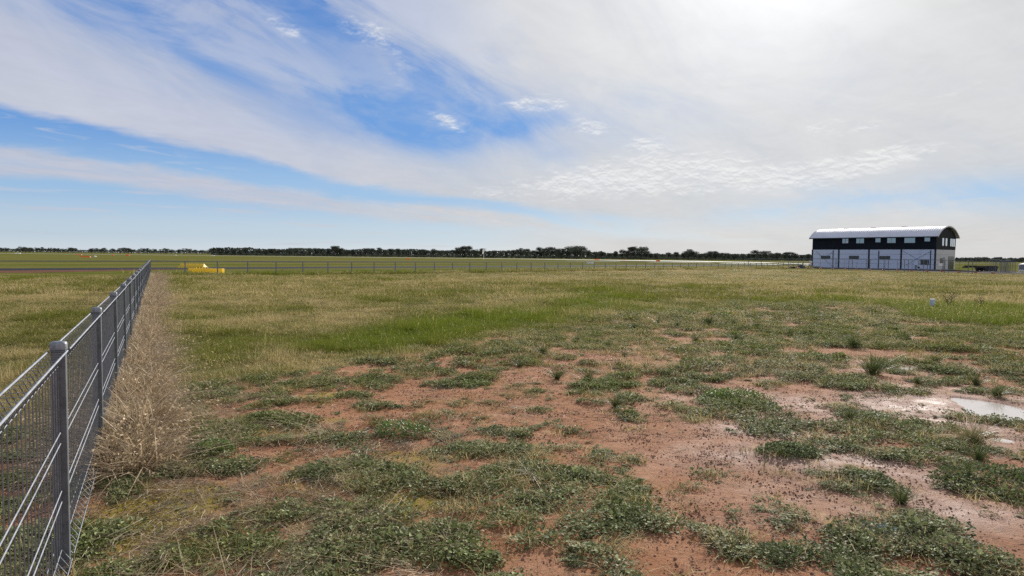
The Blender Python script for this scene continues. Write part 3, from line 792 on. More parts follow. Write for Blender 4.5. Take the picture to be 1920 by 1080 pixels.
# --- tall dry grass along the fence
C_dry = variants('dry_tuft', [plant_mesh('dry_tuft', blades(105, .11, .08, .34, .0105, lean=.95, seed=s, droop=1.5, heads=.25, segs=4), M['drygrass']) for s in range(80, 86)] +
                 [plant_mesh('dry_tuft', blades(100, .16, .06, .26, .0052, lean=1.7, seed=s, droop=1.2, flat=.45, heads=.25, segs=5), M['drygrass']) for s in range(90, 93)])
def verge():
    g = np.random.default_rng(5)
    n = 7000
    u = 4.2 + 44.8 * g.random(n) ** 1.5; q = g.random(n) * 1.05 - .02
    X = F0[0] + F0[1] * u + q / FN.x; Y = u
    L = layout(X, Y); keep = g.random(n) < L['strip'] * 1.05
    keep &= L['strip'] > .3
    X, Y, q = X[keep], Y[keep], q[keep]; L = {k: v[keep] for k, v in L.items()}; n = len(X)
    s = (.62 + .5 * g.random(n)) * (1 - .45 * sst(.35, .75, q)) * np.where(Y > 20, 1.25, 1.0)
    Z = height(X, Y, L)
    scatter('tall_dry_grass', np.stack([X, Y, Z - .01], 1), np.stack([s, s, s * (.55 + .5 * g.random(n))], 1), tilt(g, n, .22), np.where(g.random(n) < .45, g.integers(6, 9, n), g.integers(0, 6, n)), C_dry,
            dry=np.clip(.93 + 0 * X - .25 * (g.random(n) < .06), 0, 1), lush=np.zeros(n))
    # golden end of the verge, by the fence corner
    # lodged straw over near weeds
    X, Y, g = sample_wedge(2.9, 11, 26, seed=77)
    L = layout(X, Y)
    nn = fbm(X * 1.5, Y * 1.5, 501, 3)
    near_f = sst(2.6, .7, L['q']) * sst(-.2, .1, L['q'])
    pr = sst(.56, .68, nn) * .55 * sst(9, 5, Y) * sst(1.2, -1.2, X) + near_f * .50
    keep = (g.random(len(X)) < pr) & (L['field'] < .8) & (L['pud'] < .3)
    X, Y = X[keep], Y[keep]; L = {k: v[keep] for k, v in L.items()}; n = len(X); Z = height(X, Y, L)
    s = .35 + .45 * g.random(n)
    scatter('lodged_dry_grass', np.stack([X, Y, Z], 1), np.stack([s, s, s * .35], 1), tilt(g, n, .2), g.integers(6, 9, n), C_dry, dry=np.full(n, .97), lush=np.zeros(n))
    # grassy rough at the foot of the far fence
    g = np.random.default_rng(8); n = 2600
    k = g.random(n) * 150 - 1; w = g.normal(size=n) * .35
    P = np.array([[CORNER.x + D2.x * a + D2.y * b, CORNER.y + D2.y * a - D2.x * b, 0] for a, b in zip(k, w)])
    Z = height(P[:, 0], P[:, 1]); P[:, 2] = Z
    s = 1.2 + 1.4 * g.random(n)
    nz = fbm(P[:, 0] * .22, P[:, 1] * .22, 9, 3)
    hz = 1.0 + 2.4 * nz * g.random(n)
    scatter('rough_grass', P, np.stack([s * .8, s * .8, s * hz * .8], 1), tilt(g, n, .1), g.integers(0, 5, n), C_coarse,
            dry=np.clip(.12 + sst(40, 110, P[:, 1]) * .5 + (fbm(P[:, 0] * .3, P[:, 1] * .3, 19, 3) - .5), 0, 1), lush=np.clip(.5 - sst(50, 110, P[:, 1]) * .4 + 0 * s, 0, 1))
verge()

# --- clods, pebbles and straw on the bare earth
def clods(seed, n, rad, smin, smax, dark=False):
    g = np.random.default_rng(seed); vs, fs = [], []
    ico = [(0, 0, 1), (.89, 0, .45), (.28, .85, .45), (-.72, .53, .45), (-.72, -.53, .45), (.28, -.85, .45), (.72, .53, -.45), (-.28, .85, -.45), (-.89, 0, -.45), (-.28, -.85, -.45), (.72, -.53, -.45), (0, 0, -1)]
    ifc = [(0, 1, 2), (0, 2, 3), (0, 3, 4), (0, 4, 5), (0, 5, 1), (1, 6, 2), (2, 7, 3), (3, 8, 4), (4, 9, 5), (5, 10, 1), (2, 6, 7), (3, 7, 8), (4, 8, 9), (5, 9, 10), (1, 10, 6)]
    for i in range(n):
        a = g.random() * 6.283; r = rad * math.sqrt(g.random()); s = smin + (smax - smin) * g.random() ** 3
        b = len(vs); sx, sy, sz = s * (.7 + .6 * g.random()), s * (.7 + .6 * g.random()), s * (.4 + .5 * g.random())
        for v in ico: vs.append((r * math.cos(a) + v[0] * sx * (1 + .25 * g.normal()), r * math.sin(a) + v[1] * sy * (1 + .25 * g.normal()), sz * .35 + v[2] * sz))
        fs += [tuple(b + k for k in f) for f in ifc]
    return mesh_np('clods', vs, fs)
def straws(seed, n, rad):
    g = np.random.default_rng(seed); mb = MB()
    for i in range(n):
        a = g.random() * 6.283; r = rad * math.sqrt(g.random()); p = Vector((r * math.cos(a), r * math.sin(a), .006 + .02 * g.random()))
        d = g.random() * 6.283; L = .05 + .16 * g.random() ** 1.5; cv = g.normal() * .5
        pts = [p]
        for k in range(3):
            pts.append(pts[-1] + Vector((math.cos(d + cv * k), math.sin(d + cv * k), g.normal() * .06)) * L / 3)
        mb.tube(pts, .0014, 3, cap=False)
    return mesh_np('straws', mb.v, mb.f)
def with_mat(me, m): me.materials.append(m); return me
C_clod = variants('clod_group', [with_mat(clods(s, 60, .17, .0014, .0078), M['clod']) for s in range(5)] + [with_mat(clods(s, 4, .2, .003, .010), M['pebble']) for s in range(9, 11)])
C_straw = variants('straw_group', [with_mat(straws(s, 9, .14), M['straw']) for s in range(5)])
def litter():
    for (y0, y1, dens, seed) in ((2.9, 6.5, 60, 1), (6.5, 12, 34, 2)):
        X, Y, g = sample_wedge(y0, y1, dens, seed=600 + seed); L = layout(X, Y)
        nn = fbm(X * 1.1, Y * 1.1, 701, 4)
        pr = sst(.66, .40, L['V']) * (.22 + .9 * sst(.38, .60, nn + .15 * sst(-1, 2, X)))
        keep = (g.random(len(X)) < pr) & (L['field'] < .5) & (L['pud'] < .3) & (L['strip'] < .5)
        X, Y = X[keep], Y[keep]; n = len(X); Z = height(X, Y)
        vid = np.where(g.random(n) < .10, g.integers(5, 7, n), g.integers(0, 5, n))
        scatter('soil_clods', np.stack([X, Y, Z], 1), .6 + .8 * g.random(n), tilt(g, n, .02), vid, C_clod)
        X, Y, g = sample_wedge(y0, y1, dens * .85, seed=650 + seed); L = layout(X, Y)
        nn = fbm(X * .8, Y * .8, 711, 3)
        pr = .05 + 1.0 * sst(.52, .66, nn) * sst(2.5, -1.5, X) * sst(9, 5.5, Y) + .45 * sst(2.2, .8, L['q'])
        keep = (g.random(len(X)) < pr) & (L['field'] < .8) & (L['pud'] < .3)
        X, Y = X[keep], Y[keep]; n = len(X); Z = height(X, Y)
        scatter('straw_litter', np.stack([X, Y, Z + .004], 1), .6 + .8 * g.random(n), tilt(g, n, .05), g.integers(0, 5, n), C_straw)
litter()

ORD = ['first', 'second', 'third', 'fourth', 'fifth', 'sixth', 'seventh', 'eighth', 'ninth', 'tenth', 'eleventh', 'twelfth', 'thirteenth', 'fourteenth',
       'fifteenth', 'sixteenth', 'seventeenth', 'eighteenth', 'nineteenth', 'twentieth']
def ordinal_labels(items, landmarks, fmt):
    """items: [(px, object)]; landmarks: [(px, name)]; label each thing by counting from the landmark on its left"""
    items = sorted(items, key=lambda q: q[0]); cnt = {}
    for px, o in items:
        lm = [l for l in landmarks if l[0] <= px][-1]
        k = cnt.get(lm[1], 0); cnt[lm[1]] = k + 1
        o['label'] = fmt.format(ORD[k], lm[1])

# --- single plants one can point at
def own_plant_mat(name, ga, gb, transl=.3, rough=.5):
    m, t = new_mat(name)
    v = N(t, attr(t, 'v').outputs['Fac']); r = N(t, attr(t, 'r').outputs['Fac'])
    c = mixc(t, v, ga, gb); c = mixc(t, (0.06 - r).step(-.02, .02), c, (.30, .24, .12))
    b = t.nodes.new('ShaderNodeBsdfPrincipled'); b.inputs['Roughness'].default_value = rough; b.inputs['Specular IOR Level'].default_value = .3
    tl = t.nodes.new('ShaderNodeBsdfTranslucent'); t.links.new(c, b.inputs['Base Color']); t.links.new(c, tl.inputs['Color'])
    mx = t.nodes.new('ShaderNodeMixShader'); mx.inputs[0].default_value = transl
    t.links.new(b.outputs[0], mx.inputs[1]); t.links.new(tl.outputs[0], mx.inputs[2])
    o = t.nodes.new('ShaderNodeOutputMaterial'); t.links.new(mx.outputs[0], o.inputs[0]); return m
M['tussock'] = own_plant_mat('tussock_blades', (.050, .082, .020), (.120, .150, .050))
M['tussock_dry'] = own_plant_mat('tussock_dry_blades', (.16, .15, .06), (.30, .26, .13))
M['bright_leaf'] = own_plant_mat('bright_leaves', (.085, .150, .025), (.190, .290, .070))
M['dark_leaf'] = own_plant_mat('dark_leaves', (.055, .085, .022), (.190, .240, .095), rough=.65)
M['silver_leaf'] = own_plant_mat('silver_leaves', (.22, .27, .25), (.42, .47, .45), transl=.1)
T_mesh = [plant_mesh('tussock', blades(210, .055, .12, .30, .0042, lean=.75, seed=s, droop=.9, segs=4, disc=False), M['tussock']) for s in range(120, 124)]
TD_mesh = [plant_mesh('tussock', blades(150, .07, .10, .28, .004, lean=1.0, seed=s, droop=.9, segs=4, heads=.2, disc=False), M['tussock_dry']) for s in range(130, 132)]
def zat(X, Y): return float(height(np.array([X]), np.array([Y]))[0])
def put(name, me, px, py, s, label, cat, group=None, sz=None):
    c = gp(px, py); o = link_mesh(name, me)
    o.location = (c.x, c.y, zat(c.x, c.y) - .005); o.rotation_euler = (0, 0, rnd.random() * 6.28)
    o.scale = (s, s, sz or s); tag(o, label, cat, group); return o
TG = 'grass tussocks scattered over the red earth'
for i, (px, py, s, lab) in enumerate([
        (1637, 700, 1.55, 'large dark green spiky tussock standing alone in bare earth'),
        (1600, 650, 1.35, 'dark tussock further back, just left above the large spiky one'),
        (1103, 716, .80, 'small round tussock in front of the pale bare track, right one of a pair'),
        (1045, 712, .80, 'small spiky tussock, left one of a pair beside the bare track'),
        (1155, 760, .75, 'fresh green tussock growing out of a weed patch mid picture'),
        (1328, 607, 1.3, 'dark tussock standing at the edge of the mown field, mid right'),
        (1018, 668, .9, 'dark tussock at the near edge of the wet green band'),
        (1825, 830, 1.0, 'tall olive tussock in front of the pale puddle'),
        (1835, 865, .75, 'dark low tussock just in front of the olive one near the right edge'),
        (1592, 790, .75, 'dark tussock among low weeds left of the pale puddle'),
        (1830, 722, .9, 'wide green tussock behind the pale puddle'),
        (1870, 745, .8, 'bright tussock on the far bank of the pale puddle'),
        (1690, 945, .62, 'small dark tussock on top of the diagonal weed band'),
        (1755, 680, .8, 'olive tussock right of the large spiky tussock')]):
    put('grass_tussock', T_mesh[i % 4] if i not in (7,) else TD_mesh[0], px, py, s, lab, 'tussock', TG)
TS_ = []
for px, py, s in [(975, 690, .6), (1085, 640, .8), (1190, 615, 1.0), (1235, 605, 1.0), (1270, 612, .8), (1305, 640, .8), (1380, 636, .9), (1420, 615, 1.0), (1480, 628, 1.0),
                  (1375, 610, 1.1), (1450, 655, .7), (1540, 700, .6), (1160, 690, .7), (1210, 690, .5), (1170, 668, .6), (1440, 700, .6), (1700, 640, 1.0), (1520, 640, .8), (1140, 652, .8), (1560, 600, 1.0), (1480, 780, .5), (1720, 720, .6)]:
    TS_.append((px, put('grass_tussock', T_mesh[rnd.randrange(4)], px, py, s * .85, 'small tussock', 'tussock', 'small tussocks among the weeds')))
ordinal_labels(TS_, [(0, 'the left end of the tussocks'), (1103, 'the round tussock of the pair'), (1328, 'the dark tussock at the field edge'), (1600, 'the dark tussock behind the spiky one')],
               'small green tussock, {} to the right of {}')
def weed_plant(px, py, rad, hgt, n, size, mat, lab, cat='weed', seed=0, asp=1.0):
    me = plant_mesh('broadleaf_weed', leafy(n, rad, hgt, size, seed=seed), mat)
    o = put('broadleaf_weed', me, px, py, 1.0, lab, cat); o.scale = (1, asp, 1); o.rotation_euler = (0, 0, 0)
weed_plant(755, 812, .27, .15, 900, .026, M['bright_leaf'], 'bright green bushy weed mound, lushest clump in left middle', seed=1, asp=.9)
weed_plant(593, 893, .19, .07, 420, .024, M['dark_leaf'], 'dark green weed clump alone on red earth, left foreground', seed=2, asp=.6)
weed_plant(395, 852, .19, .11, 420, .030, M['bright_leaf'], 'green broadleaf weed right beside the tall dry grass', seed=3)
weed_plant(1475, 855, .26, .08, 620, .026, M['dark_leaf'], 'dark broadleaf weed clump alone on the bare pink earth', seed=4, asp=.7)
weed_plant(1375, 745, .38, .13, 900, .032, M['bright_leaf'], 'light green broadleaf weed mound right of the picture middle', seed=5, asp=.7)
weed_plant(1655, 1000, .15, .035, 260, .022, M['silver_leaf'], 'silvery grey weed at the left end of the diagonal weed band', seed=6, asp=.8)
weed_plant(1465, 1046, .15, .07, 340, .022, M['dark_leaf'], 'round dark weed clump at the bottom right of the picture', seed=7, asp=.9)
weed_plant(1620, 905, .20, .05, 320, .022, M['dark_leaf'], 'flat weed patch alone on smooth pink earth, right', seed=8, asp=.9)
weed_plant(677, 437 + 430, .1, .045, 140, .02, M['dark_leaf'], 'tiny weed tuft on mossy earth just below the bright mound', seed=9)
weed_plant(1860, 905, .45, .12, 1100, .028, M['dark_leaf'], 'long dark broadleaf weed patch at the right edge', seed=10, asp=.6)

# dead thistle and its neighbours
M['dead'] = principled('dead_stalk', (.17, .115, .08), .9, var=.4, vscale=20)
def thistle(px, py, h, lab, seed, n=26):
    g = random.Random(seed); mb = MB(); c = gp(px, py)
    def br(p, d, L, r, k):
        pts = [p]
        for i in range(3):
            d = (d + Vector((g.uniform(-.15, .15), g.uniform(-.15, .15), g.uniform(-.02, .12)))).normalized(); pts.append(pts[-1] + d * L / 3)
        mb.tube(pts, r, 4, r1=r * .6)
        if k:
            for i in range(5 if k == 2 else 3):
                q = pts[1 + i % 3]; a = g.random() * 6.28
                br(q, Vector((math.cos(a), math.sin(a), .35 + g.random() * .5)).normalized(), L * (.45 + .2 * g.random()), r * .6, k - 1)
        else:
            e = pts[-1]; mb.tube([e - Vector((0, 0, .008)), e, e + Vector((0, 0, .022))], .013, 5, r1=.006)
    for i in range(3):
        a = i * 2.1 + g.random(); br(Vector((0, 0, 0)), Vector((math.cos(a) * .35, math.sin(a) * .35, 1)).normalized(), h * (.8 + .3 * g.random()), .009, 2)
    o = mb.build('dead_thistle', M['dead'], loc=(c.x, c.y, zat(c.x, c.y))); tag(o, lab, 'thistle')
thistle(1780, 580, .50, 'dead brown branching thistle beside the white survey stub', 3)
thistle(1838, 580, .30, 'small dead thistle right of the branching one, before bright grass', 4)
M['white_plastic'] = principled('white_plastic', (.62, .66, .74), .5, var=.2, vscale=8)
c = gp(1748, 582); t = empty('survey_stub', (c.x, c.y, zat(c.x, c.y))); tag(t, 'short white plastic conduit stub standing in grass left of the dead thistle', 'pipe stub')
MB().tube([(0, 0, -.05), (0, 0, .36)], .075, 14).build('pipe', M['white_plastic'], t, smooth=False)
MB().tube([(0, 0, .362), (0, 0, .375)], .084, 14).build('end_cap', M['white_plastic'], t)
# lush tall grass at the right edge
X, Y, g = sample_wedge(16, 27, 40, seed=909)
dd = blobs(X, Y, ell([(1880, 590, 130, 20, 1.3), (1790, 600, 60, 10, .7)])); kp = (g.random(len(X)) < dd * 1.2) & (dd > .35)
X, Y = X[kp], Y[kp]; n = len(X); s = 1.0 + .6 * g.random(n)
scatter('bright_tall_grass', np.stack([X, Y, height(X, Y)], 1), np.stack([s, s, s * 1.6], 1), tilt(g, n, .1), g.integers(5, 8, n), C_turf, dry=np.full(n, .04), lush=np.full(n, 1.0))

# ------------------------------------------------------------------ near fence: roll top weld mesh panels
POST0 = 3.46; PITCHF = 2.46          # first post in view at depth 3.62 m, then every 2.46 m along the fence
dirY = PITCHF * FDIR.y
ANG = math.atan2(FDIR.y, FDIR.x)
n_panels = int((49.0 - POST0) / dirY) + 1
fence = empty('roll_top_fence', (F0[0] + F0[1] * POST0, POST0, 0)); tag(fence, 'long grey galvanised roll top mesh fence running away on the left', 'fence')
def panel_mesh(Lp, step=.088, r=.0028, n=4):
    """weld mesh panel along x: folded roll at top and bottom, doubled line wires"""
    mb = MB()
    prof = [(0, .135), (.045, .075), (-.040, .075), (0, .135), (0, 1.075), (.038, 1.152), (-.038, 1.152), (0, 1.075)]
    k = int(Lp / step)
    for i in range(k + 1):
        x = (Lp - k * step) / 2 + i * step
        mb.tube([(x, a, z) for a, z in prof], r, n, cap=False)
    for a, z in ((0, .135), (.045, .075), (-.040, .075), (0, 1.075), (.038, 1.152), (-.038, 1.152)):
        mb.tube([(0, a * 1.08, z + .002), (Lp, a * 1.08, z + .002)], r * (1.9 if z > 1.1 else 1.0), n + 1)
    for z in (.385, .440, .685, .740):
        mb.tube([(0, -.005, z), (Lp, -.005, z)], r * 1.15, n)
    me = mesh_np('mesh_panel', mb.v, mb.f); me.materials.append(M['galv']); return me
Pm = panel_mesh(PITCHF - .070); Pm_far = panel_mesh(PITCHF - .070, n=3)
mb = MB(); mb.box(-.032, .032, -.032, .032, -.3, 1.168)
post_o = mb.build('post', M['galv_post'], fence, bevel=.006); Post_me = post_o.data
mb = MB()
mb.tube([(0, 0, 1.188), (0, 0, 1.212), (0, 0, 1.224), (0, 0, 1.229)], .0, 12)
mb.v = []; mb.f = []
prof = [(.0372, 1.160), (.0375, 1.188), (.0340, 1.196), (.022, 1.2000), (.001, 1.2010)]
sq = 16
for (r, z) in prof:
    for k in range(sq):
        a = 2 * math.pi * (k + .5) / sq; cx, cy = math.cos(a), math.sin(a); e = .55
        mb.v.append((r * math.copysign(abs(cx) ** e, cx), r * math.copysign(abs(cy) ** e, cy), z))
for j in range(len(prof) - 1):
    for k in range(sq): mb.f.append((j * sq + k, j * sq + (k + 1) % sq, (j + 1) * sq + (k + 1) % sq, (j + 1) * sq + k))
cap_o = mb.build('post_cap', M['galv_cap'], post_o, smooth=True); Cap_me = cap_o.data
def clamp_mesh():
    mb = MB(); mb.box(-.040, .040, .034, .042, -.018, .018)
    return mesh_np('clamp', mb.v, mb.f)
Clamp_me = with_mat(clamp_mesh(), M['galv'])
post_o.rotation_euler = (0, 0, ANG)
for z in (.16, .62, 1.04): link_mesh('clamp', Clamp_me, None, post_o, (0, 0, z))
zs = {}
def fz(k):
    p = Vector((fence.location.x, fence.location.y, 0)) + FDIR * (k * PITCHF)
    return zat(p.x, p.y) * .5
for k in range(-2, n_panels):
    off = FDIR * (k * PITCHF)
    if k != 0:
        p = link_mesh('post', Post_me, None, fence, (off.x, off.y, 0)); p.rotation_euler = (0, 0, ANG + .01 * rnd.uniform(-1, 1))
        link_mesh('post_cap', Cap_me, None, p)
        if k < 6:
            for z in (.16, .62, 1.04): link_mesh('clamp', Clamp_me, None, p, (0, 0, z))
    if k < n_panels - 1:
        q = off + FDIR * .035
        pn = link_mesh('mesh_panel', Pm if k < 5 else Pm_far, None, fence, (q.x, q.y, 0)); pn.rotation_euler = (rnd.uniform(-.004, .004), 0, ANG)

# ------------------------------------------------------------------ far boundary fence
ANG2 = math.atan2(D2.y, D2.x); SP2 = 2.40
M['galv_far'] = principled('galvanised_far', (.20, .21, .24), .6, .1)
ff = empty('boundary_fence', CORNER); tag(ff, 'low grey mesh fence crossing the field in front of the taxiway', 'fence')
def post2_mesh():
    return MB().box(-.035, .035, -.035, .035, -.4, 1.15).build('post', M['galv_far'], ff, bevel=.004)
p0 = post2_mesh(); p0.rotation_euler = (0, 0, ANG2)
mb = MB()
for z in (1.13, .55, .12): mb.box(0, SP2, -.012, .012, z - .016, z + .016) if z > 1 else mb.tube([(0, 0, z), (SP2, 0, z)], .004, 3)
for i in range(24): mb.tube([((i + .5) * .1, 0, .08), ((i + .5) * .1, 0, 1.12)], .0022, 3, cap=False)
pan2 = mesh_np('mesh_panel', mb.v, mb.f); pan2.materials.append(M['galv_far'])
K2 = 52
def cz(k):
    P = CORNER + D2 * (k * SP2); return -.02 + ZFAR * float(sst(46, 60, np.array([P.y]))[0]) - .10 * float(sst(60, 100, np.array([P.y]))[0])
for k in range(K2):
    o = D2 * (k * SP2)
    if k: 
        p = link_mesh('post', p0.data, None, ff, (o.x, o.y, cz(k))); p.rotation_euler = (0, 0, ANG2)
    pn = link_mesh('mesh_panel', pan2, None, ff, (o.x, o.y, cz(k))); pn.rotation_euler = (0, math.atan2(cz(k) - cz(k + 1), SP2), ANG2)

# ------------------------------------------------------------------ building
YR, YL = 124.5, 143.0
def far_pt(px, Y): return at_depth(px, Y)
BR = far_pt(1754.5, YR); BL = far_pt(1522.6, YL)
bd = (BR - BL); BLEN = bd.length; bdir = bd.normalized()       # x axis of the building: left to right
BANG = math.atan2(bdir.y, bdir.x)
binn = Vector((-bdir.y, bdir.x, 0))                             # into the building
if binn.y < 0: binn = -binn
BW = 9.0
bld = empty('hangar_building', BL, BANG); tag(bld, 'long two storey hangar house with curved metal roof, dark upper and white lower walls', 'building')
def on_front(px, py):
    """pixel -> (u, z) on the front wall"""
    d = ray(px, py); o = Vector((0, 0, EYE)); n = Vector((-bdir.y, bdir.x, 0))
    t_ = (BL - o).dot(n) / d.dot(n); P = o + d * t_
    return (P - BL).dot(bdir), P.z - ZFAR
def on_gable(px, py):
    d = ray(px, py); o = Vector((0, 0, EYE)); n = bdir
    t_ = (BR - o).dot(n) / d.dot(n); P = o + d * t_
    return (P - BR).dot(binn), P.z - ZFAR
EAVE = on_front(1754, 442.3)[1]; MID = on_front(1754, 467.5)[1]
_, apz = on_gable(1779, 427.0); RISE = max(1.4, apz - EAVE)
M['dark_clad'] = principled('dark_cladding', (.009, .013, .021), .7, .0, spec=.25, var=.25, vscale=.8)
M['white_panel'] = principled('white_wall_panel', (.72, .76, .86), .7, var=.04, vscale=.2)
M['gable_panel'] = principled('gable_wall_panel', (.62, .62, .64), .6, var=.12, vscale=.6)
M['roof'] = principled('zinc_roof', (.72, .71, .73), .72, .35, var=.06, vscale=.5)
M['dark_trim'] = principled('dark_trim', (.008, .012, .020), .5)
M['glass'] = principled('tinted_glass', (.30, .37, .41), .10, .75)
M['glass_dark'] = principled('dark_glass', (.030, .038, .045), .08, .2, spec=.7)
M['glass_sky_bright'] = principled('sky_bright_glass', (.72, .80, .86), .12, .7)  # window glass made paler, reflected sky put into its tint
M['white_and_daylight'] = principled('white_board_and_daylight', (.85, .87, .88), .6)  # white of the boards, also stands for daylight behind one pane
M['concrete'] = principled('concrete', (.30, .28, .26), .9, var=.3, vscale=2)
th = .16
# upper walls: box ring with arched gables
def arc(w0, w1, z0, rise, n=20):
    """arch from (w0,z0) to (w1,z0)"""
    out = []
    for i in range(n + 1):
        s = i / n; w = w0 + (w1 - w0) * s
        R = ((w1 - w0) ** 2 / 4 + rise ** 2) / (2 * rise); cz_ = z0 + rise - R; mid = (w0 + w1) / 2
        out.append((w, cz_ + math.sqrt(max(0, R * R - (w - mid) ** 2))))
    return out
MB().box(0, BLEN, 0, th, MID, EAVE).build('upper_front_wall', M['dark_clad'], bld)
MB().box(0, BLEN, BW - th, BW, MID, EAVE).build('upper_rear_wall', M['dark_clad'], bld)
for x0, nm in ((BLEN - th, 'upper_gable_wall'), (0, 'upper_gable_wall')):
    prof = [(0.003, MID), (BW - .003, MID), (BW - .003, EAVE)] + [(w, z) for w, z in arc(BW - .003, .003, EAVE, RISE)][1:]
    mb = MB(); n = len(prof)
    vs = [(x0, w, z) for w, z in prof] + [(x0 + th, w, z) for w, z in prof]
    mb.add(vs, [tuple(range(n)), tuple(range(2 * n - 1, n - 1, -1))] + [(i, i + n, (i + 1) % n + n, (i + 1) % n) for i in range(n)])
    o = mb.build(nm, M['dark_clad'], bld); o.location.x = .004 if x0 else -.004
# cladding ribs of the front wall
mb = MB(); nr = int(BLEN / .38)
for i in range(nr): mb.box(.2 + i * .38, .235 + i * .38, -.022, -.001, MID + .02, EAVE - .05)
mb.build('cladding_ribs', M['dark_clad'], bld)['kind'] = 'stuff'
# roof with ribs following the curve
mb = MB(); OV = .55; a = arc(-OV, BW + OV, EAVE - .12, RISE + .38, 26)
xs = []
x = -.45
while x < BLEN + .45:
    xs += [(x, 0), (x + .28, 0), (x + .31, .016), (x + .36, .016), (x + .39, 0)]; x += .39
xs = [q for q in xs if q[0] <= BLEN + .45] + [(BLEN + .45, 0)]
m_ = len(a)
for (x, up) in xs:
    for (w, z) in a: mb.v.append((x, w, z + up))
for i in range(len(xs) - 1):
    for k in range(m_ - 1): mb.f.append((i * m_ + k, i * m_ + k + 1, (i + 1) * m_ + k + 1, (i + 1) * m_ + k))
b = len(mb.v)
for (x, up) in (xs[0], xs[-1]):
    for (w, z) in a: mb.v.append((x, w, z - .09))
me = mesh_np('roof', mb.v, mb.f, False); roof = link_mesh('roof', me, M['roof'], bld)
for x0 in (-.48, BLEN + .42):
    mb = MB()
    for k in range(m_ - 1):
        (w0, z0), (w1, z1) = a[k], a[k + 1]
        mb.add([(x0, w0, z0 - .17), (x0, w1, z1 - .17), (x0, w1, z1 + .05), (x0, w0, z0 + .05), (x0 + .06, w0, z0 - .17), (x0 + .06, w1, z1 - .17), (x0 + .06, w1, z1 + .05), (x0 + .06, w0, z0 + .05)],
               [(0, 1, 2, 3), (4, 7, 6, 5), (0, 4, 5, 1), (3, 2, 6, 7)])
    mb.build('barge_trim', M['roof'], bld)
MB().box(-.45, BLEN + .45, -OV - .10, -OV + .02, EAVE - .26, EAVE - .08).build('gutter', M['dark_trim'], bld)
MB().box(-.45, BLEN + .45, BW + OV - .02, BW + OV + .10, EAVE - .26, EAVE - .08).build('gutter', M['dark_trim'], bld)
# dark soffit under the roof edges
MB().box(-.40, BLEN + .40, -OV + .03, -.004, EAVE - .16, EAVE - .10).build('soffit', M['dark_trim'], bld)
for px in (1562, 1611, 1668):
    u, _ = on_front(px, 460); MB().box(u * 1.02, u * 1.02 + .8, BW / 2 - .3, BW / 2 + .3, EAVE + RISE + .18, EAVE + RISE + .36).build('roof_vent', M['dark_trim'], roof)
# lower walls: insulated panels stacked four high between dark columns
MB().box(-.05, BLEN + .06, -.05, BW + .05, -.3, .10).build('slab', M['concrete'], bld)
MB().box(.08, BLEN - .08, .10, BW - .08, .101, MID - .002).build('inner_wall', M['white_panel'], bld)
cols = [on_front(p, 490)[0] for p in (1523.3, 1572.3, 1628.7, 1689.2, 1753.8)]
cols[0] = .02; cols[-1] = BLEN - .12
pz = [.11 + (MID - .13) * i / 4 for i in range(5)]
holes_f = []
for i in range(4):
    u0_, u1_ = cols[i] + .16, cols[i + 1] - .16
    for j in range(4):
        MB().box(u0_, u1_, 0.012, .09, pz[j] + .030, pz[j + 1] - .030).build('wall_panel', M['white_panel'], bld)
for i, u in enumerate(cols):
    MB().box(u - .14, u + .14, -.03, .12, .102, MID - .001).build('column', M['dark_trim'], bld)
for px in (1561.7, 1647.3, 1744.5):
    u = on_front(px, 490)[0]; MB().box(u - .07, u + .07, -.06, .010, .2, MID - .18).build('downpipe', M['dark_trim'], bld)
u = on_front(1725, 490)[0]; MB().tube([(u, -.05, .25), (u, -.05, MID - .02)], .05, 8).build('light_downpipe', M['white_panel'], bld)
# cross bracing shows as thin rods
M['rod'] = principled('brace_rod', (.10, .12, .16), .5)
for (a0, a1) in (((1530, 471), (1560, 499)), ((1560, 473), (1541, 486)), ((1692, 470), (1740, 497)), ((1743, 472), (1697, 498))):
    (ua, za), (ub, zb) = on_front(*a0), on_front(*a1)
    MB().tube([(ua, -.02, za), (ub, -.02, zb)], .022, 4).build('brace_rod', M['rod'], bld)
def window_f(x0, x1, y0, y1, glass='glass', sash=None):
    (u0_, z1_), (u1_, z0_) = on_front(x0, y0), on_front(x1, y1)
    w = MB().box(u0_ - .06, u1_ + .06, -.052, .011, z0_ - .06, z1_ + .06).build('window', M['dark_trim'], bld)
    MB().box(u0_, u1_, -.056, -.0535, z0_, z1_).build('pane', M[glass], w)
    return w, u0_, u1_, z0_, z1_
window_f(1579.9, 1584.8, 447.3, 456); w, a0, a1, b0, b1 = window_f(1585.8, 1590.6, 447.3, 456)
MB().box(a0, a1, -.0595, -.0575, b0, b0 + (b1 - b0) * .55).build('white_and_daylight', M['white_and_daylight'], w)  # white sheet added for daylight showing through this pane
for r_ in ((1606, 1612, 446.6, 456), (1612.9, 1620, 446.6, 456), (1642, 1651, 446.4, 454.1), (1664.1, 1671.1, 445.5, 455.4), (1671.8, 1679.3, 445.5, 455.4), (1696.3, 1715.8, 444.8, 455.2), (1734, 1743.9, 444.2, 452.5)):
    window_f(*r_)
for r_ in ((1540, 1556, 479.9, 484.4), (1592.8, 1609.6, 480.1, 484.8), (1650, 1668, 480.4, 485.4), (1727.4, 1741, 487.2, 495.8)):
    window_f(*r_, glass='glass_dark')
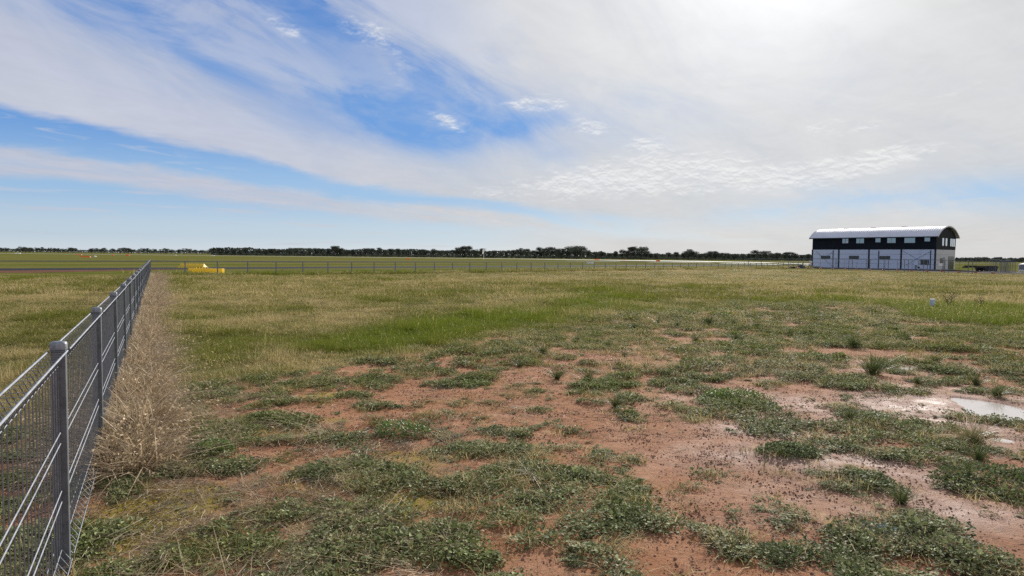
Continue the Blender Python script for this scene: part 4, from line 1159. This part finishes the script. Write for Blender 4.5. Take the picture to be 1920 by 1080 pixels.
# gable end, its panels, windows and doors (x constant plane, facing right)
for j in range(4):
    MB().box(BLEN - .085, BLEN - .006, .03, BW - .03, pz[j] + .010, pz[j + 1] - .010).build('wall_panel', M['gable_panel'], bld)
for j in range(4):
    MB().box(.006, .085, .03, BW - .03, pz[j] + .010, pz[j + 1] - .010).build('wall_panel', M['gable_panel'], bld)
gk = BW / max(.1, on_gable(1790.5, 490)[0])
def gable_item(nm, x0, x1, y0, y1, mat, frame=True, proud=.03):
    (v0, z1_), (v1, z0_) = on_gable(x0, y0), on_gable(x1, y1); v0 *= gk; v1 *= gk
    if frame:
        w = MB().box(BLEN - .004, BLEN + .03, v0 - .03, v1 + .03, z0_ - .06, z1_ + .06).build(nm, M['dark_trim'], bld)
        MB().box(BLEN + .031, BLEN + .034, v0, v1, z0_, z1_).build('pane', mat, w)
    else:
        w = MB().box(BLEN - .004, BLEN + proud, v0, v1, z0_, z1_).build(nm, mat, bld)
    return w
for r_ in ((1766.8, 1769.3), (1772.9, 1775.4), (1781.7, 1783.8), (1785.2, 1787.1), (1788.2, 1789.8)):
    gable_item('window', r_[0], r_[1], 446.2 + (r_[0] - 1766) * .09, 460.5 + (r_[0] - 1766) * .09, M['glass_sky_bright'])
gable_item('double_door', 1778.2, 1787.3, 481.5, 505.2, M['glass_dark'])
gable_item('window', 1762.8, 1764.3, 484.8, 492.6, M['glass_dark']); gable_item('window', 1765.4, 1766.8, 484.8, 492.6, M['glass_dark'])
M['grey_door'] = principled('grey_door', (.28, .29, .31), .6)
gable_item('side_door', 1768.3, 1770.8, 482.2, 504.6, M['grey_door'], frame=False)
gable_item('wall_sign', 1759.2, 1767.8, 493.8, 498.8, M['white_and_daylight'], frame=False, proud=.05)
(u, z) = on_front(1718.5, 493); MB().box(u - .3, u + .3, -.25, -.062, z - .45, z + .45).build('meter_box', M['white_panel'], bld)
MB().box(u - .1, u + .1, -.2, -.062, .12, z - .452).build('meter_conduit', M['rod'], bld)

# hose reel leaning by the wall
u = on_front(1725.8, 502.4)[0]; P = BL + bdir * u - binn * .8
M['white_ring'] = principled('white_hose', (.7, .7, .68), .5)
t = empty('hose_coil', P, BANG); tag(t, 'white coil of hose with dark middle at the foot of the hangar front', 'hose coil')
MB().tube([(.30 * math.cos(i * .3927), 0, .40 + .30 * math.sin(i * .3927)) for i in range(17)], .085, 6).build('hose', M['white_ring'], t)
MB().tube([(0, -.02, .40), (0, .06, .40)], .19, 12).build('reel', M['dark_trim'], t)

# ------------------------------------------------------------------ temporary site fencing with orange feet
M['orange'] = principled('orange_plastic', (.62, .11, .025), .55, var=.2, vscale=6)
M['temp_steel'] = principled('temporary_fence_steel', (.17, .18, .20), .8, .0, spec=.15)
def temp_panel(Lp, H=1.85):
    t = empty('site_fence_panel', (0, 0, 0))
    mb = MB(); r = .019
    for q in ([(0, 0, .12), (0, 0, H)], [(Lp, 0, .12), (Lp, 0, H)], [(0, 0, H), (Lp, 0, H)], [(0, 0, .18), (Lp, 0, .18)]): mb.tube(q, r, 5)
    mb.build('frame', M['temp_steel'], t)
    mb = MB()
    for i in range(1, int(Lp / .1)): mb.tube([(i * .1, 0, .18), (i * .1, 0, H)], .0023, 3, cap=False)
    for i in range(1, 9): mb.tube([(0, 0, .18 + i * (H - .18) / 9), (Lp, 0, .18 + i * (H - .18) / 9)], .0023, 3, cap=False)
    mb.build('wire_infill', M['temp_steel'], t)
    mb = MB(); mb.prism([(-.12, 0), (.12, 0), (.09, .15), (-.09, .15)], -.22, .22).build('foot', M['orange'], t, bevel=.015)
    return t
def copy_tree(o):
    c = o.copy(); COL.objects.link(c)
    for ch in list(o.children):
        d = ch.copy(); COL.objects.link(d); d.parent = c
        for g2 in list(ch.children):
            e = g2.copy(); COL.objects.link(e); e.parent = d
    return c
feet = [1481, 1497, 1516, 1538, 1561, 1583.3, 1606.3, 1631, 1656.5, 1682.5, 1709.6, 1738, 1767, 1798, 1829.5, 1862, 1897]
yb_ = lambda x: 502.6 + (x - 1478) * .0262
fp = [gp(x, yb_(x), ZFAR) for x in feet]
tp0 = None; TF_ = []; TG_ = []
for i in range(len(fp) - 1):
    d = fp[i + 1] - fp[i]
    if tp0 is None: tp0 = temp_panel(2.4); o = tp0
    else: o = copy_tree(tp0)
    o.location = fp[i]; o.rotation_euler = (0, 0, math.atan2(d.y, d.x)); sx = d.length / 2.4
    o.scale = (sx, 1, 1)
    if i >= 15: o.location.z = ZFAR
    TF_.append((feet[i], o)); tag(o, 'site panel', 'fence panel', 'temporary site fence panels in front of the hangar')
ordinal_labels(TF_, [(0, 'the left end of the site fence'), (1561, 'the first hangar column'), (1709, 'the hangar meter box'), (1767, 'the hangar gable')], 'orange footed mesh panel, {} to the right of {}')
# galvanised posts of the lot fence, standing in pairs in front of the temporary fence
lot = empty('lot_fence', gp(1478, 503.2, ZFAR)); tag(lot, 'sparse tall galvanised post fence just in front of the orange footed panels', 'fence')
lp = [gp(x, y, ZFAR) for x, y in ((1403, 502.5), (1427, 502.6), (1478, 503.8), (1505.5, 504.6), (1564, 506), (1594.5, 507), (1627, 508), (1662, 509), (1699, 510.2), (1735, 511.2), (1775, 512.6), (1819, 513.6))]
lo = lot.location.copy()
pm = None
for i, P in enumerate(lp):
    for dx in ((-.28, .28) if i > 3 else (0,)):
        if pm is None:
            po = MB().tube([(0, 0, -.2), (0, 0, 1.85)], .045, 6).build('post', M['temp_steel'], lot); pm = po.data
        else: po = link_mesh('post', pm, None, lot)
        po.location = (P.x - lo.x + dx, P.y - lo.y, 0)
for i in range(len(lp) - 1):
    a_, b_ = lp[i] - lo, lp[i + 1] - lo
    MB().tube([(a_.x, a_.y, 1.82), (b_.x, b_.y, 1.82)], .018, 4).build('top_rail', M['temp_steel'], lot)

# stack of spare panels leaning upright at the right edge
for i in range(11):
    x = 1866 + i * 3.3; P = gp(x, 513.2 - .3 * (i % 3), ZFAR)
    o = copy_tree(tp0); o.location = P; o.scale = (.42 + .3 * rnd.random(), 1, 1.02 + .05 * rnd.random())
    o.rotation_euler = (rnd.uniform(-.08, .08), 0, rnd.uniform(.6, 2.3))
    for ch in list(o.children):
        if ch.name.startswith('foot'): bpy.data.objects.remove(ch)
    TG_.append((x, o)); tag(o, 'spare panel', 'fence panel', 'spare site fence panels bundled together')
ordinal_labels(TG_, [(0, 'its left end')], 'spare upright wire panel in the right edge bundle, {} from {}')
# low trailer with steel behind
M['rust'] = principled('dark_rust', (.035, .026, .022), .85, var=.3, vscale=3)
M['tyre'] = principled('tyre', (.018, .018, .019), .9)
P = gp(1862, 508.5, ZFAR); Q = gp(1814, 508.3, ZFAR); d = Q - P; L_ = d.length
t = empty('flat_trailer', P, math.atan2(d.y, d.x)); tag(t, 'low dark flatbed trailer parked right of the hangar', 'trailer')
MB().box(0, L_, -1.0, 1.0, .62, .80).build('deck', M['rust'], t, bevel=.01)
MB().box(L_, L_ + 1.1, -.06, .06, .55, .66).build('drawbar', M['rust'], t)
for u in (.6, 1.5, 2.4):
    for sgn in (-1.0, 1.0):
        w = MB().tube([(u, sgn * .78, .40), (u, sgn * 1.0, .40)], .40, 16).build('wheel', M['tyre'], t)
        MB().tube([(u, sgn * 1.005 if sgn > 0 else -1.02, .40), (u, sgn * 1.02 if sgn > 0 else -1.005, .40)], .17, 10).build('rim', M['rust'], w)
MB().box(.1, L_ * .55, -.8, .8, .36, .60).build('chassis', M['rust'], t)
for k in range(5):
    y = -.8 + k * .4; MB().box(.2, L_ - .2 - .3 * k, y, y + .16, .802, .95).build('steel_beam', M['rust'], t)
# water tank at the right border
M['tank'] = principled('grey_tank', (.27, .28, .31), .6, var=.2, vscale=1)
P = gp(1936, 509, ZFAR); t = empty('water_tank', P); tag(t, 'grey corrugated water tank cut off by the right edge', 'water tank')
mb = MB(); prof = [(2.0, 0)] + [(2.0 + (.02 if i % 2 else 0), .1 + i * .1) for i in range(11)] + [(1.95, 1.25), (.35, 1.75), (.35, 1.85), (.01, 1.87)]
for (r, z) in prof:
    for k in range(32): mb.v.append((r * math.cos(k * math.pi / 16), r * math.sin(k * math.pi / 16), z))
for j in range(len(prof) - 1):
    for k in range(32): mb.f.append((j * 32 + k, j * 32 + (k + 1) % 32, (j + 1) * 32 + (k + 1) % 32, (j + 1) * 32 + k))
mb.build('tank_shell', M['tank'], t)
MB().tube([(.9, -.5, 1.55), (.9, -.5, 1.72)], .25, 10).build('lid', M['tank'], t)
for k in range(3):
    P = gp(1912 + k * 4.2, 511.5, ZFAR)
    o = MB().tube([(-.22, 0, 0), (-.16, 0, .22), (0, .05, .36), (.2, .1, .42)], .06, 7).build('bent_pipe', M['white_ring'], loc=P)
    tag(o, '%s bent white pipe sticking out of the grass before the tank' % ('leftmost', 'middle', 'rightmost')[k], 'pipe', 'white bent pipes at the right edge')
# left of the hangar: sign, pump, covered pile, spoil heap
P = gp(1519.5, 503, ZFAR); t = empty('warning_sign', P, .1); tag(t, 'white and red notice board on a post at the left corner of the hangar', 'sign')
MB().tube([(0, 0, 0), (0, 0, 1.5)], .03, 6).build('sign_post', M['temp_steel'], t)
b_ = MB().box(-.28, .28, -.06, -.03, .95, 1.45).build('board', M['white_and_daylight'], t); MB().box(-.28, .28, -.068, -.062, .92, 1.08).build('red_band', principled('red_paint', (.5, .04, .03), .5), b_)
P = gp(1517.5, 503, ZFAR)
t = empty('concrete_chute', P); tag(t, 'pale curved metal chute leaning against the left end of the hangar', 'chute')
MB().tube([(-.25, 0, .05), (-.1, 0, .5), (.15, 0, .85)], .10, 7).build('chute_tube', M['tank'], t)
MB().tube([(.15, 0, 0), (.15, 0, .8)], .03, 5).build('stand', M['rod'], t)
def heap(px, py, rx, h, mat, lab, name, cat, seed):
    P = gp(px, py, ZFAR); bm = bmesh.new(); bmesh.ops.create_icosphere(bm, subdivisions=4, radius=1)
    for v in bm.verts:
        nn = float(fbm(np.array([v.co.x * 2.3 + seed]), np.array([v.co.y * 2.3 + v.co.z * 2]), seed, 4)[0])
        k = .7 + .6 * nn; v.co = Vector((v.co.x * rx * k, v.co.y * rx * .6 * k, v.co.z * h * k))
    me = bpy.data.meshes.new(name); bm.to_mesh(me); bm.free()
    o = link_mesh(name, me, mat, loc=P); tag(o, lab, cat)
heap(1502, 503, .9, .62, principled('black_tarp', (.015, .018, .024), .4), 'black tarpaulin covered mound left of the hangar', 'covered_mound', 'mound', 3)
heap(1485, 503.2, .75, .38, M['rust'], 'dark spoil heap behind the site fence, left of the black mound', 'spoil_heap', 'soil heap', 5)
heap(1468, 503.2, .7, .24, M['rust'], 'lowest flat spoil heap at the left end of the site', 'spoil_heap', 'soil heap', 8)

# ------------------------------------------------------------------ airfield markers
M['yellow'] = principled('yellow_paint', (.88, .55, .035), .6, var=.15, vscale=5)
def plastic(name, col):
    m, t = new_mat(name); d_ = t.nodes.new('ShaderNodeBsdfPrincipled'); d_.inputs['Base Color'].default_value = (*col, 1); d_.inputs['Roughness'].default_value = .5
    tl = t.nodes.new('ShaderNodeBsdfTranslucent'); tl.inputs['Color'].default_value = (*[min(1, c * 1.1) for c in col], 1)
    mx = t.nodes.new('ShaderNodeMixShader'); mx.inputs[0].default_value = .5; t.links.new(d_.outputs[0], mx.inputs[1]); t.links.new(tl.outputs[0], mx.inputs[2])
    o = t.nodes.new('ShaderNodeOutputMaterial'); t.links.new(mx.outputs[0], o.inputs[0]); return m
M['yellow'] = plastic('yellow_plastic', (.95, .70, .07)); 
M['black'] = principled('black_paint', (.02, .02, .018), .6)
M['white_paint'] = plastic('white_plastic_marker', (.85, .85, .84))
M['orange_paint'] = plastic('orange_plastic_marker', (.90, .20, .03))
def marker(px, Y, w, h, dep, mat, lab, name='gable_marker', group=None, split=True, end=None):
    P = at_depth(px, Y); t = empty(name, P, 0); tag(t, lab, 'airfield marker', group)
    g_ = w * .07
    for k in range(2 if split else 1):
        x0 = -w / 2 + (w / 2 + .01) * k; x1 = x0 + (w / 2 - .01 if split else w)
        a0 = g_ if k == 0 else 0.0; a1 = g_ if (k == 1 or not split) else 0.0
        MB().add([(x0, -dep, 0), (x1, -dep, 0), (x1, dep, 0), (x0, dep, 0), (x0 + a0, -.04, h), (x1 - a1, -.04, h), (x1 - a1, .04, h), (x0 + a0, .04, h)],
                 [(0, 3, 2, 1), (4, 5, 6, 7), (0, 1, 5, 4), (1, 2, 6, 5), (2, 3, 7, 6), (3, 0, 4, 7)]).build('marker_half' if split else 'marker_body', end if (end and k == 1) else mat, t, bevel=.01)
    return t
marker(361, 83, 3.2, .54, .75, M['yellow'], 'long yellow gable marker behind the boundary fence, upper one')
# lower kerb like barrier right behind the fence
P = at_depth(386.5, 63.5); t = empty('yellow_barrier', P, .02); tag(t, 'low yellow barrier block with a joint, just behind the boundary fence', 'barrier')
for k in range(2):
    MB().box(-1.56 + 1.57 * k, .0 + 1.56 * k, -.3, .3, -.02, .40).build('barrier_block', M['yellow'], t, bevel=.02)
P = at_depth(377, 70); t = empty('striped_board', P, 0); tag(t, 'black and yellow striped board lying above the low yellow barrier', 'marker board')
for k in range(8):
    x = -.56 + k * .145
    MB().add([(x, -.03, .22), (x + .14, -.03, .22), (x + .20, -.03, .38), (x + .06, -.03, .38), (x, .03, .22), (x + .14, .03, .22), (x + .20, .03, .38), (x + .06, .03, .38)],
             [(0, 3, 2, 1), (4, 5, 6, 7), (0, 1, 5, 4), (1, 2, 6, 5), (2, 3, 7, 6), (3, 0, 4, 7)]).build('stripe', M['black'] if k % 2 else M['yellow'], t)
MB().box(-.45, -.40, -.02, .02, 0, .22).build('leg', M['black'], t); MB().box(.55, .60, -.02, .02, 0, .22).build('leg', M['black'], t)
marker(160.5, 245, 3.6, .38, .4, M['orange_paint'], 'long bright orange marker on the airfield grass, far left')
marker(178.5, 262, .7, .5, .4, M['white_paint'], 'small white topped cone marker right of the long orange one', split=False)
marker(148, 420, 3.6, .5, .4, M['orange_paint'], 'faint distant orange marker behind the long orange one')
marker(212, 380, .9, .5, .4, M['orange_paint'], 'tiny orange marker left of the distant tall tree')
marker(239, 420, 2.2, .6, .4, M['orange_paint'], 'tiny dull orange marker right of the distant tall tree')
marker(33, 560, 5.0, .7, .5, M['white_paint'], 'white marker below the trees at the far left')
marker(765.5, 300, 2.0, .42, .4, M['orange_paint'], 'orange marker beyond the fence left of the windsock')
marker(1107, 182, 1.95, .36, .4, M['white_paint'], 'white gable marker behind the fence right of the picture middle')
marker(1119, 420, 3.0, .5, .4, M['orange_paint'], 'orange and white runway marker above the white gable marker', end=M['orange_paint'])
marker(1170, 420, 1.6, .45, .4, M['orange_paint'], 'small orange runway marker right of the white gable marker')
marker(1234, 330, 2.0, .5, .4, M['orange_paint'], 'orange runway marker below the pair of umbrella shaped trees')
marker(399, 500, 2.2, .5, .4, M['white_paint'], 'tiny white marker at the left end of the dark tree line')
marker(329, 520, 1.6, .5, .4, M['white_paint'], 'tiny white marker halfway between the fence corner and dark trees')
P = at_depth(907, 330); t = empty('windsock', P); tag(t, 'white windsock hanging limp from its mast in front of the trees', 'windsock')
MB().tube([(0, 0, 0), (0, 0, 5.2)], .07, 6).build('mast', M['white_paint'], t)
MB().tube([(0, 0, 5.1), (-.18, 0, 4.5), (-.35, 0, 3.6), (-.5, 0, 2.7)], .45, 8, r1=.22).build('sock', M['white_paint'], t)

# ------------------------------------------------------------------ trees
M['bark'] = principled('bark', (.075, .060, .050), .9, var=.4, vscale=1)
def leaf_mat(name, a_, b_):
    m, t = new_mat(name); v = N(t, attr(t, 'v').outputs['Fac'])
    oi = t.nodes.new('ShaderNodeObjectInfo')
    c = mixc(t, v, a_, b_); hs = t.nodes.new('ShaderNodeHueSaturation'); t.links.new(c, hs.inputs['Color'])
    t.links.new((.75 + .5 * N(t, oi.outputs['Random'])).s, hs.inputs['Value'])
    b = t.nodes.new('ShaderNodeBsdfDiffuse'); t.links.new(hs.outputs[0], b.inputs['Color'])
    tl = t.nodes.new('ShaderNodeBsdfTranslucent'); t.links.new(hs.outputs[0], tl.inputs['Color'])
    mx = t.nodes.new('ShaderNodeMixShader'); mx.inputs[0].default_value = .2
    t.links.new(b.outputs[0], mx.inputs[1]); t.links.new(tl.outputs[0], mx.inputs[2])
    o = t.nodes.new('ShaderNodeOutputMaterial'); t.links.new(mx.outputs[0], o.inputs[0]); return m
M['leaf'] = leaf_mat('gum_foliage', (.045, .055, .046), (.120, .130, .098))
def tree_meshes(seed, h=12.0, w=9.0, bare=.25, clumps=16, gap=.0, umbrella=False):
    g = np.random.default_rng(seed); mb = MB(); vs, fs, Vv = [], [], []
    mb.tube([(0, 0, -.3), (.15, 0, h * .25), (-.1, .1, h * .5)], .34, 6, r1=.2)
    cs = []
    for i in range(clumps):
        a = g.random() * 6.283; s = g.random()
        zc = h * (bare + (1 - bare) * (.18 + .72 * (s if not umbrella else s ** .4)))
        prof = math.sin(min(1, max(0.12, (zc / h - bare) / (1 - bare))) * 2.6) if not umbrella else .45 + .55 * (zc / h)
        rr = w * .5 * prof * math.sqrt(g.random()) * .85
        cs.append((rr * math.cos(a), rr * math.sin(a), zc, (.14 + .09 * g.random()) * h * (.8 if umbrella else 1)))
    for (x, y, z, r) in cs:
        mb.tube([(0, 0, h * (.22 + .2 * g.random())), (x * .5, y * .5, z * .72), (x, y, z)], .13, 4, r1=.04, cap=False)
        m = int(120 * (1 - gap))
        for k in range(m):
            d = g.normal(size=3); d /= np.linalg.norm(d); q = r * g.random() ** .45
            p = np.array([x, y, z]) + d * q * np.array([1.15, 1.15, .72])
            n1 = g.normal(size=3); n1 /= np.linalg.norm(n1); n2 = np.cross(n1, g.normal(size=3)); n2 /= np.linalg.norm(n2)
            s = (.16 + .26 * g.random()); b = len(vs)
            vs += [tuple(p - n1 * s), tuple(p + n2 * s * .7), tuple(p + n1 * s), tuple(p - n2 * s * .6)]
            fs.append((b, b + 1, b + 2, b + 3)); Vv += [g.random()] * 4
    cm = mesh_np('crown', vs, fs); cm.materials.append(M['leaf'])
    A = cm.attributes.new('v', 'FLOAT', 'POINT'); A.data.foreach_set('value', np.array(Vv, dtype=np.float32))
    tm = mesh_np('trunk', mb.v, mb.f); tm.materials.append(M['bark'])
    return tm, cm
TV = [tree_meshes(s, 12, 9 + (s % 3) * 1.2, bare=.10 + .03 * (s % 3), clumps=20) for s in range(8)]
TL = [tree_meshes(50 + s, 12, 12, bare=.30, clumps=16) for s in range(4)]
TU = [tree_meshes(70 + s, 12, 9, bare=.42, clumps=13, umbrella=True, gap=.25) for s in range(3)]
def tree(px, Y, h, vs_, lab, group=None, wide=1.0):
    tm, cm = vs_; P = at_depth(px, Y); t = empty('gum_tree', P, rnd.random() * 6.28); s = h / 12
    t.scale = (s * wide, s * wide, s)
    link_mesh('trunk', tm, None, t); link_mesh('crown', cm, None, t)
    tag(t, lab, 'tree', group)
    return t
# skyline of the tree belt: (photo x, top y)
sky_pts = [(400, 463.5), (430, 465), (470, 468), (500, 469), (530, 464), (545, 465), (575, 468), (586, 463), (610, 468), (630, 461.5), (650, 468), (672, 467), (695, 465), (715, 466),
           (740, 467), (770, 467), (795, 468), (812, 466), (838, 471), (860, 463.5), (885, 463), (905, 465), (940, 469), (965, 470), (975, 466), (990, 465), (1010, 465), (1035, 464), (1052, 466),
           (1070, 462), (1083, 461), (1100, 465), (1118, 472), (1130, 473), (1150, 473), (1183, 463.5), (1206, 463), (1225, 477), (1245, 476), (1253, 471.5), (1270, 472), (1290, 468), (1310, 476),
           (1340, 471.5), (1355, 473), (1375, 475), (1395, 474), (1418, 469.5), (1435, 472), (1450, 474), (1470, 472), (1490, 474), (1515, 475)]
sx = np.array([p[0] for p in sky_pts], float); sy = np.array([p[1] for p in sky_pts], float)
GL = 'dark gum tree in the continuous distant belt beyond the airfield'
GG = 'gum trees of the distant belt'
TB_ = []
x = 402.0
while x < 1524:
    Y = 640 + rnd.uniform(-30, 60) if x < 1290 else 600 + rnd.uniform(-40, 50)
    top = np.interp(x, sx, sy) + rnd.choice((-1.8, -1.0, -.4, .6, 1.6, 3.2)) + rnd.uniform(-.4, .8)
    hor = 480.4 + .0095 * (x - 960)
    h = EYE - ZFAR + (hor - top) * Y / FPX
    TB_.append((x, tree(x, Y, max(5.5, h), TV[rnd.randrange(8)], GL, GG, wide=rnd.uniform(.9, 1.45))))
    x += rnd.uniform(8, 15)
for px, top, lab in ((1183, 462.5, 'tall umbrella crowned gum, left one of the pair above the belt'), (1207, 462.8, 'tall umbrella crowned gum, right and fuller one of the pair'),
                     (629, 461.0, 'tallest gum with a small airy crown rising above the left half of the belt'), (1083, 460.8, 'broad high gum, the tallest of the dense middle group'),
                     (1291, 467.5, 'wide spreading gum standing before the belt right of the umbrella pair'), (1342, 471.0, 'lone dark gum with clear trunk in front of the belt, left of the site fence')):
    hor = 480.4 + .0095 * (px - 960); Y = 600
    tree(px, Y, EYE - ZFAR + (hor - top) * Y / FPX, TU[rnd.randrange(3)] if px in (1183, 1207, 629) else TL[rnd.randrange(4)], lab, wide=1.15 if px > 700 else .9)
ordinal_labels(TB_, [(0, 'the left end of the dark belt'), (511, 'the fourth boundary fence post'), (629, 'the tall airy gum'), (765, 'the orange marker'), (907, 'the windsock'),
                     (1000, 'the gap right of the windsock'), (1083, 'the broad high gum'), (1183, 'the umbrella crowned pair'), (1291, 'the wide spreading gum'), (1400, 'the first tall site post')],
               'dark belt gum, {} to the right of {}')
# scattered paddock trees on the far left
lx = [2, 12, 36, 42, 48, 55, 61, 69, 79, 86, 94, 103, 110, 119, 128, 136, 142, 172, 180, 190, 195, 212, 226, 234, 241, 246, 260, 268, 277, 290, 303, 311, 322, 336, 345, 356, 366, 378, 392]
TP_ = []
for i, px in enumerate(lx):
    hor = 480.4 + .0095 * (px - 960); Y = 1000 + rnd.uniform(-70, 70); top = hor - rnd.uniform(6.5, 9.0) if px != 234 else 464.5
    lab = 'spreading paddock gum on the far left, light grass showing behind its trunk' if px != 234 else 'tallest spreading paddock gum left of the fence corner'
    o_ = tree(px, Y, EYE - ZFAR + (hor - top) * Y / FPX * 1.0, TL[i % 4], lab, 'paddock gums on the far left' if px != 234 else None, wide=rnd.uniform(1.0, 1.5))
    if px != 234: TP_.append((px, o_))
ordinal_labels(TP_, [(0, 'the left edge of the photo'), (110, 'the open grass gap'), (165, 'the orange markers'), (234, 'the tallest spreading paddock gum'), (276, 'the fence corner'), (341, 'the yellow marker')],
               'low paddock gum, {} to the right of {}')
TR_ = []
for px in (1795, 1801, 1811, 1817, 1826, 1836, 1846, 1852, 1868, 1876, 1882, 1893, 1903, 1916, 1928, 1940):
    hor = 480.4 + .0095 * (px - 960); Y = 700 + rnd.uniform(-40, 60); top = rnd.uniform(481.5, 486)
    TR_.append((px, tree(px, Y, EYE - ZFAR + (hor - top) * Y / FPX, (TV + TU)[rnd.randrange(11)], 'gum tree on the horizon to the right of the hangar', 'gums right of the hangar', wide=1.3)))
ordinal_labels(TR_, [(0, 'the hangar gable'), (1862, 'the trailer')], 'horizon gum, {} to the right of {}')
# far off wood behind everything: one mass of foliage along the horizon
def far_wood(name, segs, lab, seed, size):
    g = np.random.default_rng(seed); vs, fs, Vv = [], [], []
    for (x0, x1, Y, h, n) in segs:
        for k in range(n):
            px = x0 + (x1 - x0) * g.random(); P = at_depth(px, Y * (1 + .06 * g.random()))
            hh = h * (.72 + .4 * float(fbm(np.array([px * .06]), np.array([Y * .01]), seed, 4)[0]))
            z = hh * g.random() ** .8; n1 = g.normal(size=3); n1 /= np.linalg.norm(n1); n2 = np.cross(n1, g.normal(size=3)); n2 /= np.linalg.norm(n2)
            s = size * (.6 + .8 * g.random()); p = np.array([P.x, P.y, z]); b = len(vs)
            vs += [tuple(p - n1 * s), tuple(p + n2 * s), tuple(p + n1 * s), tuple(p - n2 * s)]; fs.append((b, b + 1, b + 2, b + 3)); Vv += [g.random()] * 4
    me = mesh_np(name, vs, fs); me.materials.append(M['leaf']); A = me.attributes.new('v', 'FLOAT', 'POINT'); A.data.foreach_set('value', np.array(Vv, dtype=np.float32))
    o = link_mesh(name, me); o['kind'] = 'stuff'; o['label'] = lab
far_wood('belt_undergrowth', [(395, 1130, 725, 8.0, 14000), (1120, 1290, 725, 6.0, 3000), (1280, 1535, 690, 6.2, 5000), (400, 1530, 640, 2.2, 6000)], 'dark understorey of the distant tree belt', 5, .75)
far_wood('distant_wood', [(-120, 520, 2600, 11.5, 9000), (1780, 2060, 1100, 6.0, 2500), (1100, 1540, 2300, 10, 3000)], 'bluish wood along the far horizon', 6, 1.8)
